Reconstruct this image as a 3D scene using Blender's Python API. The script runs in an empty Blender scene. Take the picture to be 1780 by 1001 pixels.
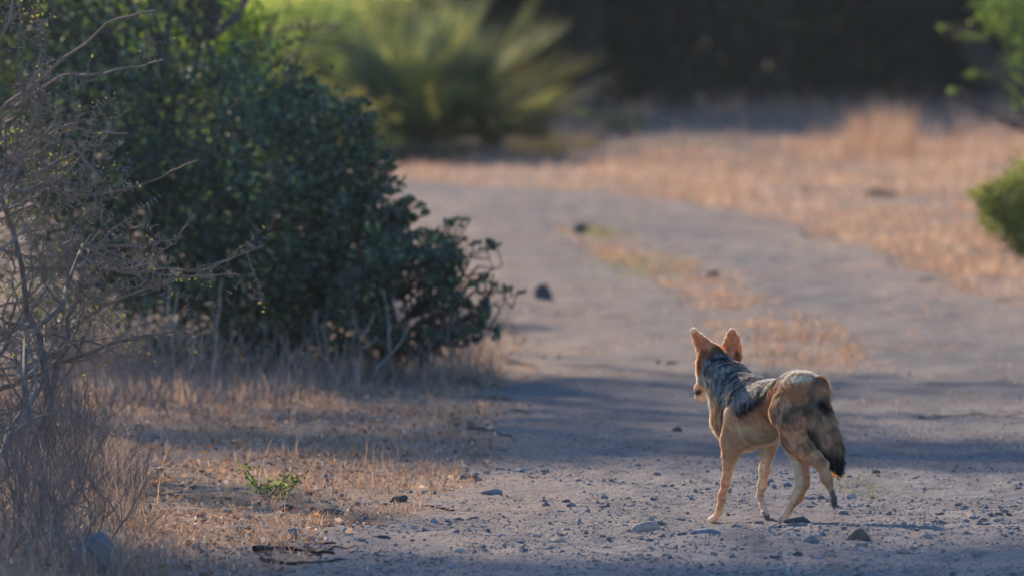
import bpy, math, random
import numpy as np
from mathutils import Vector
rng = np.random.default_rng(7)
random.seed(7)
S = bpy.context.scene
COL = S.collection

# ---------------------------------------------------------------- camera
K = 0.08 / 1780.0                 # radians per photo pixel (300 mm on a 24 mm sensor)
CAM_H = 1.7
PITCH = math.atan(CAM_H / 34.0) - (905 - 500.5) * K
cam = bpy.data.cameras.new('camera')
cam_o = bpy.data.objects.new('camera', cam); COL.objects.link(cam_o)
cam.sensor_width = 24; cam.lens = 300; cam.clip_start = 0.5; cam.clip_end = 3000
cam_o.location = (0, 0, CAM_H)
cam_o.rotation_euler = (math.pi / 2 - PITCH, 0, 0)
cam.dof.use_dof = True; cam.dof.focus_distance = 34.0; cam.dof.aperture_fstop = 5.0
S.camera = cam_o

# ---------------------------------------------------------------- light
AZ, EL = math.radians(21), math.radians(24)       # sun behind the scene, to the left
to_sun = Vector((-math.sin(AZ) * math.cos(EL), math.cos(AZ) * math.cos(EL), math.sin(EL)))
w = bpy.data.worlds.new('World'); S.world = w; w.use_nodes = True
nt = w.node_tree; bg = nt.nodes['Background']
sky = nt.nodes.new('ShaderNodeTexSky'); sky.sky_type = 'NISHITA'; sky.sun_disc = False
sky.sun_elevation = EL; sky.sun_rotation = -AZ; sky.dust_density = 0.3; sky.ozone_density = 3.0
tint = nt.nodes.new('ShaderNodeVectorMath'); tint.operation = 'MULTIPLY'; tint.inputs[1].default_value = (0.78, 0.98, 1.27)
nt.links.new(sky.outputs[0], tint.inputs[0]); nt.links.new(tint.outputs[0], bg.inputs[0]); bg.inputs[1].default_value = 0.135
sl = bpy.data.lights.new('sun', 'SUN'); sl.energy = 5.0; sl.angle = math.radians(0.8); sl.color = (1.0, 0.79, 0.58)
so = bpy.data.objects.new('sun', sl); COL.objects.link(so)
so.rotation_euler = (-to_sun).to_track_quat('-Z', 'Y').to_euler()
so.location = (-20, 40, 30)
S.view_settings.view_transform = 'Standard'; S.view_settings.look = 'None'
S.view_settings.gamma = 1; S.view_settings.exposure = 0.50
S.cycles.max_bounces = 6; S.cycles.diffuse_bounces = 3; S.cycles.transmission_bounces = 4
S.cycles.transparent_max_bounces = 6; S.cycles.volume_bounces = 0

# ---------------------------------------------------------------- helpers
def link(name, me, mat=None, parent=None):
    o = bpy.data.objects.new(name, me); COL.objects.link(o)
    if mat: me.materials.append(mat)
    if parent: o.parent = parent
    return o
def tag(o, label=None, cat=None, group=None, kind=None):
    if label: o['label'] = label
    if cat: o['category'] = cat
    if group: o['group'] = group
    if kind: o['kind'] = kind
    return o
def empty(name, loc=(0, 0, 0)):
    o = bpy.data.objects.new(name, None); COL.objects.link(o); o.location = loc
    o.empty_display_size = 0.1
    return o
def mesh_np(name, V, F, C=None, smooth=False):
    """V (n,3), F (m,k) or list of such, C (n,3)."""
    Fs = F if isinstance(F, list) else [F]
    Fs = [f for f in Fs if len(f)]
    me = bpy.data.meshes.new(name)
    me.vertices.add(len(V)); me.vertices.foreach_set('co', np.asarray(V, np.float32).ravel())
    loops = np.concatenate([f.ravel() for f in Fs]).astype(np.int32)
    tot = np.concatenate([np.full(len(f), f.shape[1], np.int32) for f in Fs])
    st = np.concatenate([[0], np.cumsum(tot)[:-1]]).astype(np.int32)
    me.loops.add(len(loops)); me.loops.foreach_set('vertex_index', loops)
    me.polygons.add(len(tot)); me.polygons.foreach_set('loop_start', st)
    try: me.polygons.foreach_set('loop_total', tot)
    except Exception: pass
    me.polygons.foreach_set('use_smooth', np.full(len(tot), smooth, bool))
    if C is not None:
        a = me.color_attributes.new('Col', 'FLOAT_COLOR', 'POINT')
        c4 = np.ones((len(V), 4), np.float32); c4[:, :3] = C
        a.data.foreach_set('color', c4.ravel())
    me.update(calc_edges=True)
    return me
class Acc:
    def __init__(s): s.V = []; s.F = {}; s.C = []; s.n = 0
    def add(s, V, F, C):
        V = np.asarray(V, float).reshape(-1, 3); F = np.asarray(F).astype(np.int64)
        C = np.broadcast_to(np.asarray(C, float), V.shape) if np.ndim(C) == 1 else np.asarray(C, float)
        s.F.setdefault(F.shape[1], []).append(F + s.n); s.V.append(V); s.C.append(C); s.n += len(V)
    def build(s, name, mat, parent=None, smooth=False):
        me = mesh_np(name, np.concatenate(s.V), [np.concatenate(f) for f in s.F.values()], np.concatenate(s.C), smooth)
        return link(name, me, mat, parent)
def unit(a): return a / (np.linalg.norm(a, axis=-1, keepdims=True) + 1e-12)

def _hash(ix, iy, seed):
    h = (ix.astype(np.int64) * 374761393 + iy.astype(np.int64) * 668265263 + seed * 974634777) & 0x7fffffff
    h = ((h ^ (h >> 13)) * 1274126177) & 0x7fffffff
    return ((h ^ (h >> 16)) & 0xffff) / 65535.0
def vnoise(x, y, seed=0):
    x = np.asarray(x, float); y = np.asarray(y, float)
    ix = np.floor(x); iy = np.floor(y); fx = x - ix; fy = y - iy
    fx = fx * fx * (3 - 2 * fx); fy = fy * fy * (3 - 2 * fy)
    a = _hash(ix, iy, seed); b = _hash(ix + 1, iy, seed); c = _hash(ix, iy + 1, seed); d = _hash(ix + 1, iy + 1, seed)
    return (a * (1 - fx) + b * fx) * (1 - fy) + (c * (1 - fx) + d * fx) * fy
def fbm(x, y, seed=0, o=4):
    t = 0; a = 0.5; f = 1
    for i in range(o):
        t = t + a * vnoise(x * f, y * f, seed + i * 17); a *= 0.5; f *= 2.03
    return t / (1 - 0.5 ** o)

def ray(px, py):
    u = (np.asarray(px, float) - 890) * K; v = (500.5 - np.asarray(py, float)) * K
    dy = math.cos(PITCH) + v * math.sin(PITCH); dz = -math.sin(PITCH) + v * math.cos(PITCH)
    return u / dy, dz / dy
def at(px, py, Y):
    a, b = ray(px, py)
    return np.array([a * Y, Y, CAM_H + b * Y])
bumps = []      # (x, y, radius, height)
def H(x, y):
    x = np.asarray(x, float); y = np.asarray(y, float)
    near = np.clip(1 - (np.abs(y - 40) - 60) / 60, 0, 1)
    h = 0.030 * (fbm(x / 2.3, y / 3.5, 3) - 0.5) + 0.022 * (fbm(x / 0.42, y / 0.55, 11) - 0.5) + 0.010 * (fbm(x / 0.09, y / 0.1, 5, 3) - 0.5)
    h = h + 0.05 * np.clip((y - 60) / 40, 0, 1) * fbm(x / 1.3, y / 2.0, 23)
    h = h + 0.035 * np.clip(-0.25 - x, 0, 1) * np.clip((43 - y) / 6, 0, 1)       # left verge a little higher than the track
    h = h + np.clip((41 - y) / 4, 0, 1) * (0.012 * (fbm(x / 0.05, y / 0.06, 15, 2) - 0.5) + 0.02 * np.clip(fbm(x / .22, y / .16, 19, 3) - .52, 0, 1))
    h = h + np.clip((y - 41) / 4, 0, 1) * 0.030 * (fbm(x / .16, y / .45, 27, 3) - .5)
    h = h + .020 * np.exp(-((y - 33.0 - .25 * (x - .5)) / .35) ** 2) * np.clip((x + .2) / .8, 0, 1)      # low ridge of scraped gravel in front
    h = h * near
    for bx, by, br, bh in bumps:
        h = h + bh * np.exp(-((x - bx) / br) ** 2 - ((y - by) / (br * 4)) ** 2)
    return h
def gp(px, py):
    """point of the ground seen at photo position px, py"""
    a, b = ray(px, py); Y = -CAM_H / b
    for _ in range(12): Y = 0.5 * Y + 0.5 * (-(CAM_H - H(a * Y, Y)) / b)
    return np.array([a * Y, Y, H(a * Y, Y)])

# ---------------------------------------------------------------- materials
def attr_mat(name, trans=0.0, rough=0.7, spec=0.3, tint=(1, 1, 1), noise=None, bump=None, sheen=0):
    m = bpy.data.materials.new(name); m.use_nodes = True
    n = m.node_tree; N = n.nodes; L = n.links
    p = N['Principled BSDF']; p.inputs['Roughness'].default_value = rough; p.inputs['Specular IOR Level'].default_value = spec
    p.inputs['Sheen Weight'].default_value = sheen; p.inputs['Sheen Roughness'].default_value = .35; p.inputs['Sheen Tint'].default_value = (1, .93, .82, 1)
    a = N.new('ShaderNodeAttribute'); a.attribute_name = 'Col'; src = a.outputs['Color']
    if noise:
        tc = N.new('ShaderNodeNewGeometry')
        nz = N.new('ShaderNodeTexNoise'); nz.inputs['Scale'].default_value = noise[0]; nz.inputs['Detail'].default_value = 5
        L.new(tc.outputs['Position'], nz.inputs['Vector'])
        mr = N.new('ShaderNodeMapRange'); mr.inputs[1].default_value = 0.3; mr.inputs[2].default_value = 0.7
        mr.inputs[3].default_value = 1 - noise[1]; mr.inputs[4].default_value = 1 + noise[1]
        L.new(nz.outputs[0], mr.inputs[0])
        vm = N.new('ShaderNodeVectorMath'); vm.operation = 'SCALE'
        L.new(src, vm.inputs[0]); L.new(mr.outputs[0], vm.inputs['Scale']); src = vm.outputs[0]
        if bump:
            nb = N.new('ShaderNodeTexNoise'); nb.inputs['Scale'].default_value = bump[0]; nb.inputs['Detail'].default_value = 6
            L.new(tc.outputs['Position'], nb.inputs['Vector'])
            b = N.new('ShaderNodeBump'); b.inputs['Strength'].default_value = bump[1]; b.inputs['Distance'].default_value = bump[2]
            L.new(nb.outputs[0], b.inputs['Height']); L.new(b.outputs[0], p.inputs['Normal'])
    L.new(src, p.inputs['Base Color'])
    if trans > 0:
        t = N.new('ShaderNodeBsdfTranslucent'); mx = N.new('ShaderNodeMixShader'); mx.inputs[0].default_value = trans
        vm = N.new('ShaderNodeVectorMath'); vm.operation = 'MULTIPLY'; vm.inputs[1].default_value = tint
        L.new(src, vm.inputs[0]); L.new(vm.outputs[0], t.inputs[0])
        L.new(p.outputs[0], mx.inputs[1]); L.new(t.outputs[0], mx.inputs[2]); L.new(mx.outputs[0], N['Material Output'].inputs[0])
    return m
M_soil = attr_mat('soil', rough=0.95, spec=0.1, noise=(40, 0.3), bump=(90, 1.0, 0.012))
M_road = attr_mat('gravel_track', rough=0.9, spec=0.2, noise=(60, 0.28), bump=(110, 1.0, 0.012))
M_stone = attr_mat('stone', rough=0.85, spec=0.25, noise=(60, 0.3), bump=(120, 0.6, 0.004))
M_leaf = attr_mat('leaf', trans=0.45, rough=0.8, spec=0.15, tint=(1.7, 1.9, 0.8))
M_darkleaf = attr_mat('evergreen_leaf', trans=0.2, rough=0.6, spec=0.25, tint=(1.2, 1.5, 0.8))
M_bush = attr_mat('bush_leaf', trans=0.28, rough=0.5, spec=0.5, tint=(1.4, 1.7, 0.9))
M_frond = attr_mat('frond', trans=0.4, rough=0.8, spec=0.15, tint=(1.5, 1.4, .8))
M_grass = attr_mat('dry_grass', trans=0.4, rough=0.6, spec=0.3, tint=(1.25, 1.1, 0.9))
M_bark = attr_mat('bark', rough=0.85, spec=0.2, noise=(40, 0.3), bump=(90, 0.5, 0.003))
M_fur = attr_mat('fur', trans=0.3, rough=0.6, spec=0.3, tint=(1.5, 1.4, 1.3), sheen=1.0)
M_hair = attr_mat('guard_hair', trans=0.6, rough=0.6, spec=0.4, tint=(1.6, 1.5, 1.35), sheen=0)
M_skin = attr_mat('skin', rough=0.8, spec=0.1)

# ---------------------------------------------------------------- vegetation builders
def tube(acc, P, R, col, sides=5):
    P = np.asarray(P, float); R = np.asarray(R, float); n = len(P)
    T = np.gradient(P, axis=0); T = unit(T)
    up = np.array([0.31, 0.17, 0.93]); A = unit(np.cross(T, up)); B = np.cross(T, A)
    th = np.arange(sides) * 2 * math.pi / sides
    ring = P[:, None] + R[:, None, None] * (A[:, None] * np.cos(th)[None, :, None] + B[:, None] * np.sin(th)[None, :, None])
    i = np.arange(n - 1)[:, None] * sides; j = np.arange(sides)[None]; j2 = (j + 1) % sides
    F = np.stack([i + j, i + j2, i + sides + j2, i + sides + j], -1).reshape(-1, 4)
    acc.add(ring.reshape(-1, 3), F, col)
def curve(a, b, n=7, wob=0.05, sag=0.0):
    a = np.asarray(a, float); b = np.asarray(b, float); t = np.linspace(0, 1, n)[:, None]
    L = np.linalg.norm(b - a); P = a + (b - a) * t
    J = rng.normal(0, wob * L, (n, 3)); J[0] = 0; J[-1] *= 0.3
    P = P + J; P[:, 2] += sag * L * (t[:, 0] * (1 - t[:, 0])) * 4
    return P
def diamonds(C, size, aspect=2.0, upbias=0.0, dirs=None):
    n = len(C); size = np.broadcast_to(size, (n,))[:, None]
    D = unit(rng.normal(0, 1, (n, 3)) + np.array([0, 0, upbias])) if dirs is None else dirs
    Nn = unit(np.cross(D, rng.normal(0, 1, (n, 3)))); Sd = np.cross(D, Nn)
    a = C - D * size * 0.5; b = C + D * size * 0.5
    l = C + Sd * size * 0.5 / aspect + Nn * size * 0.08; r = C - Sd * size * 0.5 / aspect + Nn * size * 0.08
    return np.stack([a, l, b, r], 1)
def leaf_cols(n, base, var=0.3, alt=None, palt=0.1):
    c = np.asarray(base, float)[None] * (1 + rng.uniform(-var, var, (n, 1))) * (1 + rng.uniform(-0.12, 0.12, (n, 3)))
    if alt is not None:
        k = rng.random(n) < palt; c[k] = np.asarray(alt)[None] * (1 + rng.uniform(-var, var, (k.sum(), 1)))
    return np.repeat(c, 4, 0)
def crown_points(center, rad, n, nsub, tight=0.22, shell=0.5):
    """n leaf positions gathered in nsub clusters spread through an ellipsoid"""
    d = unit(rng.normal(0, 1, (nsub, 3))); r = rng.random(nsub) ** (1 / 3) * (1 - shell) + shell * rng.uniform(0.75, 1.0, nsub)
    sub = np.asarray(center) + d * r[:, None] * np.asarray(rad)
    k = rng.integers(0, nsub, n)
    sc = tight * np.asarray(rad) * rng.uniform(0.5, 1.3, (nsub, 1))[k]
    return sub[k] + rng.normal(0, 1, (n, 3)) * sc, sub
def shrub(name, label, cat, base, clumps, leaf, col, alt=None, palt=0.1, mat=None, stemcol=(.12, .09, .07), group=None,
          aspect=2.0, tight=0.22, stem_r=0.012, subs_stem=10, var=0.35, shell=0.5, per=60, extra=None):
    """clumps: (x, y, z, rx, ry, rz, n)"""
    base = np.asarray(base, float); root = empty(name, base); tag(root, label, cat, group)
    acc = Acc(); st = Acc()
    for (x, y, z, rx, ry, rz, n) in clumps:
        P, sub = crown_points((x, y, z), (rx, ry, rz), n, max(6, n // per), tight, shell)
        keep = P[:, 2] > 0.03; P = P[keep]
        V = diamonds(P, leaf * rng.uniform(0.6, 1.35, len(P)), aspect)
        acc.add(V.reshape(-1, 3) - base, np.arange(len(P) * 4).reshape(-1, 4), leaf_cols(len(P), col, var, alt, palt))
        hub = np.array([x, y, z]) * 0.6 + base * 0.4
        tube(st, curve(base, hub, 7, 0.04) - base, np.linspace(stem_r * 1.3, stem_r, 7), stemcol)
        for q in sub[rng.permutation(len(sub))[:subs_stem]]:
            tube(st, curve(hub, q, 6, 0.05) - base, np.linspace(stem_r, stem_r * 0.25, 6), stemcol, 4)
    acc.build('foliage', mat or M_leaf, root)
    st.build('branches' if cat != 'tree' else 'trunk', M_bark, root)
    return root
def grow(acc, p, d, L, r, lvl, col, thorns=True, spread=0.8, up=0.1, nch=5, colvar=0.25, tips=None):
    n = max(4, int(5 + 3 * lvl)); P = [np.array(p, float)]; d = unit(np.array(d, float)); step = L / n
    for i in range(n):
        d = unit(d + rng.normal(0, 0.20, 3) + np.array([0, 0, up * 0.3])); P.append(P[-1] + d * step)
    P = np.array(P); R = np.linspace(r, r * 0.35, n + 1)
    tube(acc, P, R, np.asarray(col) * (1 + rng.uniform(-colvar, colvar)), 5 if lvl > 1 else 4)
    if tips is not None: tips.append(P[-1])
    if thorns:
        for i in range(1, n):
            for s in (1, -1):
                dd = unit(rng.normal(0, 1, 3)); q = P[i]; e = unit(np.cross(dd, P[i + 1] - P[i] if i < n else d)); ln = 0.022 * rng.uniform(.5, 1.3)
                acc.add([q, q + d * 0.004, q + e * ln], [[0, 1, 2]], np.asarray(col) * 1.3)
    if lvl > 0:
        for i in range(nch):
            t = rng.uniform(0.25, 0.97); k = int(t * n); q = P[k]
            dd = unit(P[min(k + 1, n)] - P[k - 1] if k > 0 else d)
            nd = unit(dd + rng.normal(0, spread, 3) * np.array([1, 0.8, 0.9]) + np.array([0, 0, up]))
            grow(acc, q, nd, L * rng.uniform(0.35, 0.6), R[k] * 0.65, lvl - 1, col, thorns, spread, up, max(2, nch - 1), colvar, tips)
def blades(P, h, wd, lean, cols, acc, curl=0.3):
    """grass blades: 2-segment tapered strips"""
    n = len(P); h = np.broadcast_to(h, (n,)).astype(float)
    th = rng.uniform(0, 2 * math.pi, n); ln = np.abs(rng.normal(0, 1, n)) * lean
    D = unit(np.stack([np.cos(th) * ln, np.sin(th) * ln, np.ones(n)], 1))
    ph = rng.uniform(0, 2 * math.pi, n); Sd = np.stack([np.cos(ph), np.sin(ph), np.zeros(n)], 1) * (np.broadcast_to(wd, (n,))[:, None] * 0.5)
    mid = P + D * h[:, None] * 0.55
    D2 = unit(D + np.stack([np.cos(th), np.sin(th), -0.6 * np.ones(n)], 1) * curl * rng.uniform(0, 1, (n, 1)))
    tip = mid + D2 * h[:, None] * 0.45
    V = np.stack([P - Sd, P + Sd, mid + Sd * .8, mid - Sd * .8, tip], 1).reshape(-1, 3)
    b = np.arange(n)[:, None] * 5
    C = np.repeat(cols, 5, 0)
    nb = acc.n
    acc.V.append(V); acc.C.append(C)
    acc.F.setdefault(4, []).append(b + np.array([[0, 1, 2, 3]]) + nb); acc.F.setdefault(3, []).append(b + np.array([[3, 2, 4]]) + nb)
    acc.n += len(V)
STRAW = np.array([[.42, .26, .13], [.50, .34, .19], [.34, .19, .10], [.38, .29, .20]])
def straw(n, pal=STRAW, v=.25):
    return pal[rng.integers(0, len(pal), n)] * (1 + rng.uniform(-v, v, (n, 1)))

# ---------------------------------------------------------------- ground and track
def inpoly(px, py, poly):
    poly = np.asarray(poly, float); c = np.zeros(px.shape, bool); j = len(poly) - 1
    for i in range(len(poly)):
        xi, yi = poly[i]; xj, yj = poly[j]
        c ^= ((yi > py) != (yj > py)) & (px < (xj - xi) * (py - yi) / (yj - yi + 1e-12) + xi); j = i
    return c
def flat(px, py):
    a, b = ray(px, py); Y = -CAM_H / b; return a * Y, Y
# track outline, read off as ground positions
_tr = [(-2300, 3200), (420, 1040), (560, 965), (700, 905), (830, 858), (850, 800), (840, 720), (880, 640), (900, 570), (880, 500), (820, 450), (760, 400), (690, 352), (560, 330), (300, 318), (-200, 312),
       (-200, 292), (300, 300), (600, 312), (800, 322), (1000, 334), (1130, 348), (1240, 366), (1400, 400), (1500, 440), (1600, 480), (1700, 520), (1900, 575), (2600, 700), (5200, 3200)]
TRACK = np.array([flat(*p) for p in _tr])
def edge_noise(x, y, s=1.0):
    return x + s * 0.22 * (fbm(x / 0.35, y / 0.9, 41) - 0.5) * 2, y + s * 0.9 * (fbm(x / 0.4, y / 1.1, 42) - 0.5) * 2
def on_track(x, y, s=1.0):
    a, b = edge_noise(x, y, s); return inpoly(a, b, TRACK)
def dist_poly(x, y, poly):
    d = np.full(x.shape, 1e9); q = poly
    for i in range(len(q)):
        a = q[i]; b = q[(i + 1) % len(q)]; ab = b - a
        # scale y: the track is seen at a grazing angle, its edge is softer along the view
        t = np.clip(((x - a[0]) * ab[0] + (y - a[1]) * ab[1]) / (ab @ ab + 1e-12), 0, 1)
        d = np.minimum(d, np.hypot(x - a[0] - t * ab[0], y - a[1] - t * ab[1]))
    return d
_ms = [(960, 395), (1060, 400), (1150, 440), (1250, 470), (1330, 520), (1440, 560), (1520, 610), (1480, 650), (1330, 640), (1230, 590), (1180, 530), (1100, 475), (1010, 440)]
MIDDLE = np.array([flat(*p) for p in _ms])

ORG = dict(px=1355, Y=34.0, th=math.radians(25))

def axis(segs):
    out = []
    for a, b, st in segs: out.append(np.arange(a, b, st))
    return np.concatenate(out)
ys = np.concatenate([np.linspace(2, 29.5, 30), axis([(30, 38, .013), (38, 50, .035), (50, 92, .10)]), 92 * 1.045 ** np.arange(0, 80)])
xp = np.concatenate([axis([(0, 1.9, .014), (1.9, 4.5, .06)]), 4.5 * 1.16 ** np.arange(0, 36)])
xs = np.concatenate([-xp[:0:-1], xp])

def soil_col(X, Y):
    n1 = fbm(X / .5, Y / 1.0, 51)[..., None]; n2 = fbm(X / .12, Y / .3, 52)[..., None]
    a = np.array([.235, .175, .130]); b = np.array([.34, .235, .155]); c = np.array([.15, .125, .11])
    col = a + (b - a) * np.clip(n1 * 2.2 - .6, 0, 1)
    return col + (c - col) * np.clip(n2 * 2.5 - 1.2, 0, 1) * .7
def road_col(X, Y):
    n1 = fbm(X / .45, Y / 2.2, 61)[..., None]; n2 = fbm(X / .10, Y / .5, 62)[..., None]
    a = np.array([.124, .118, .115]); b = np.array([.195, .165, .140]); c = np.array([.080, .076, .080])
    col = a + (b - a) * np.clip(n1 * 2.4 - .7, 0, 1)
    col = col + (c - col) * np.clip(n2 * 3 - 1.2, 0, 1) * .75
    return col * (1 + .38 * np.clip((37.2 - Y + fbm(X / .5, Y / .8, 66)) / 1.5, 0, 1))[..., None]  # near end lightened, standing in for sun that its lit strip lacks

def build_ground():
    X, Y = np.meshgrid(xs, ys); Z = H(X, Y)
    V = np.stack([X, Y, Z], -1).reshape(-1, 3); ny, nx = X.shape
    i = np.arange(ny - 1)[:, None] * nx + np.arange(nx - 1)[None]
    F = np.stack([i, i + 1, i + nx + 1, i + nx], -1).reshape(-1, 4)
    sc = soil_col(X, Y)
    g = link('ground', mesh_np('ground', V, F, sc.reshape(-1, 3), True), M_soil); tag(g, kind='structure')
    # track sheet, 5 mm above, same undulation
    mask = on_track(X, Y) & (Y > 29) & (Y < 92)
    d = dist_poly(*edge_noise(X, Y), TRACK)
    blend = np.clip(1 - d / 0.5, 0, 1)[..., None] * fbm(X / .1, Y / .25, 71)[..., None] * 1.3
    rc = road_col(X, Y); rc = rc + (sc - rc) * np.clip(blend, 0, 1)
    mid = inpoly(*edge_noise(X, Y, 1.3), MIDDLE)[..., None]
    rc = np.where(mid, rc * .5 + sc * .5, rc)
    fm = (mask[:-1, :-1] & mask[1:, :-1] & mask[:-1, 1:] & mask[1:, 1:]).ravel()
    F2 = F[fm]; used = np.unique(F2); rm = np.zeros(len(V), int); rm[used] = np.arange(len(used))
    V2 = V[used].copy(); V2[:, 2] += .005
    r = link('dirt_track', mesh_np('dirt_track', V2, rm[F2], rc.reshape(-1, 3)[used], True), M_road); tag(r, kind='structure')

# ---------------------------------------------------------------- the jackal
J_S, J_C = math.sin(math.radians(25)), math.cos(math.radians(25))
J_Y = 34.0; J_X = (1355 - 890) * K * J_Y
def jb(px, py, r):
    """joint seen at photo px, py and r metres to the animal's right of its mid-plane -> body coords (f, r, z)"""
    a, b = ray(px, py)
    f = (J_X + J_C * r - a * (J_Y + J_S * r)) / (J_S + a * J_C)
    return np.array([f, r, CAM_H + b * (J_Y + J_C * f + J_S * r)])
def jpf(px, py, f):
    a, b = ray(px, py)
    r = (a * (J_Y + J_C * f) - J_X + J_S * f) / (J_C - a * J_S)
    return np.array([f, r, CAM_H + b * (J_Y + J_C * f + J_S * r)])
def jw(B):
    f, r, z = B[..., 0], B[..., 1], B[..., 2]
    return np.stack([J_X - J_S * f + J_C * r, J_Y + J_C * f + J_S * r, z], -1)

def surface_nets(F, o, h):
    nx, ny, nz = F.shape; s = F < 0
    c = [s[i:nx - 1 + i, j:ny - 1 + j, k:nz - 1 + k] for i in (0, 1) for j in (0, 1) for k in (0, 1)]
    cnt = sum(x.astype(np.int8) for x in c); act = (cnt > 0) & (cnt < 8)
    idx = np.argwhere(act); vid = np.full(act.shape, -1, np.int64); vid[act] = np.arange(len(idx))
    corners = np.array([(i, j, k) for i in (0, 1) for j in (0, 1) for k in (0, 1)])
    val = np.stack([F[idx[:, 0] + a, idx[:, 1] + b, idx[:, 2] + d] for a, b, d in corners], 1)
    acc = np.zeros((len(idx), 3)); n = np.zeros(len(idx))
    for p in range(8):
        for q in range(p + 1, 8):
            if np.abs(corners[p] - corners[q]).sum() != 1: continue
            m = (val[:, p] < 0) != (val[:, q] < 0)
            t = val[m, p] / (val[m, p] - val[m, q])
            acc[m] += corners[p] + (corners[q] - corners[p]) * t[:, None]; n[m] += 1
    V = (idx + acc / n[:, None]) * h + o
    Fs = []
    for ax in range(3):
        sl0 = [slice(None)] * 3; sl1 = [slice(None)] * 3; sl0[ax] = slice(0, -1); sl1[ax] = slice(1, None)
        a, b = s[tuple(sl0)], s[tuple(sl1)]
        e = np.argwhere(a != b); u, v = [x for x in range(3) if x != ax]
        e = e[(e[:, u] > 0) & (e[:, v] > 0) & (e[:, u] < F.shape[u] - 1) & (e[:, v] < F.shape[v] - 1)]
        q = []
        for du, dv in ((0, 0), (1, 0), (1, 1), (0, 1)):
            g = e.copy(); g[:, u] -= du; g[:, v] -= dv; q.append(vid[g[:, 0], g[:, 1], g[:, 2]])
        q = np.stack(q, 1); flip = a[e[:, 0], e[:, 1], e[:, 2]]
        if ax == 1: flip = ~flip
        q[flip] = q[flip][:, ::-1]; Fs.append(q)
    Fq = np.concatenate(Fs); return V, Fq[:, ::-1]

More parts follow.
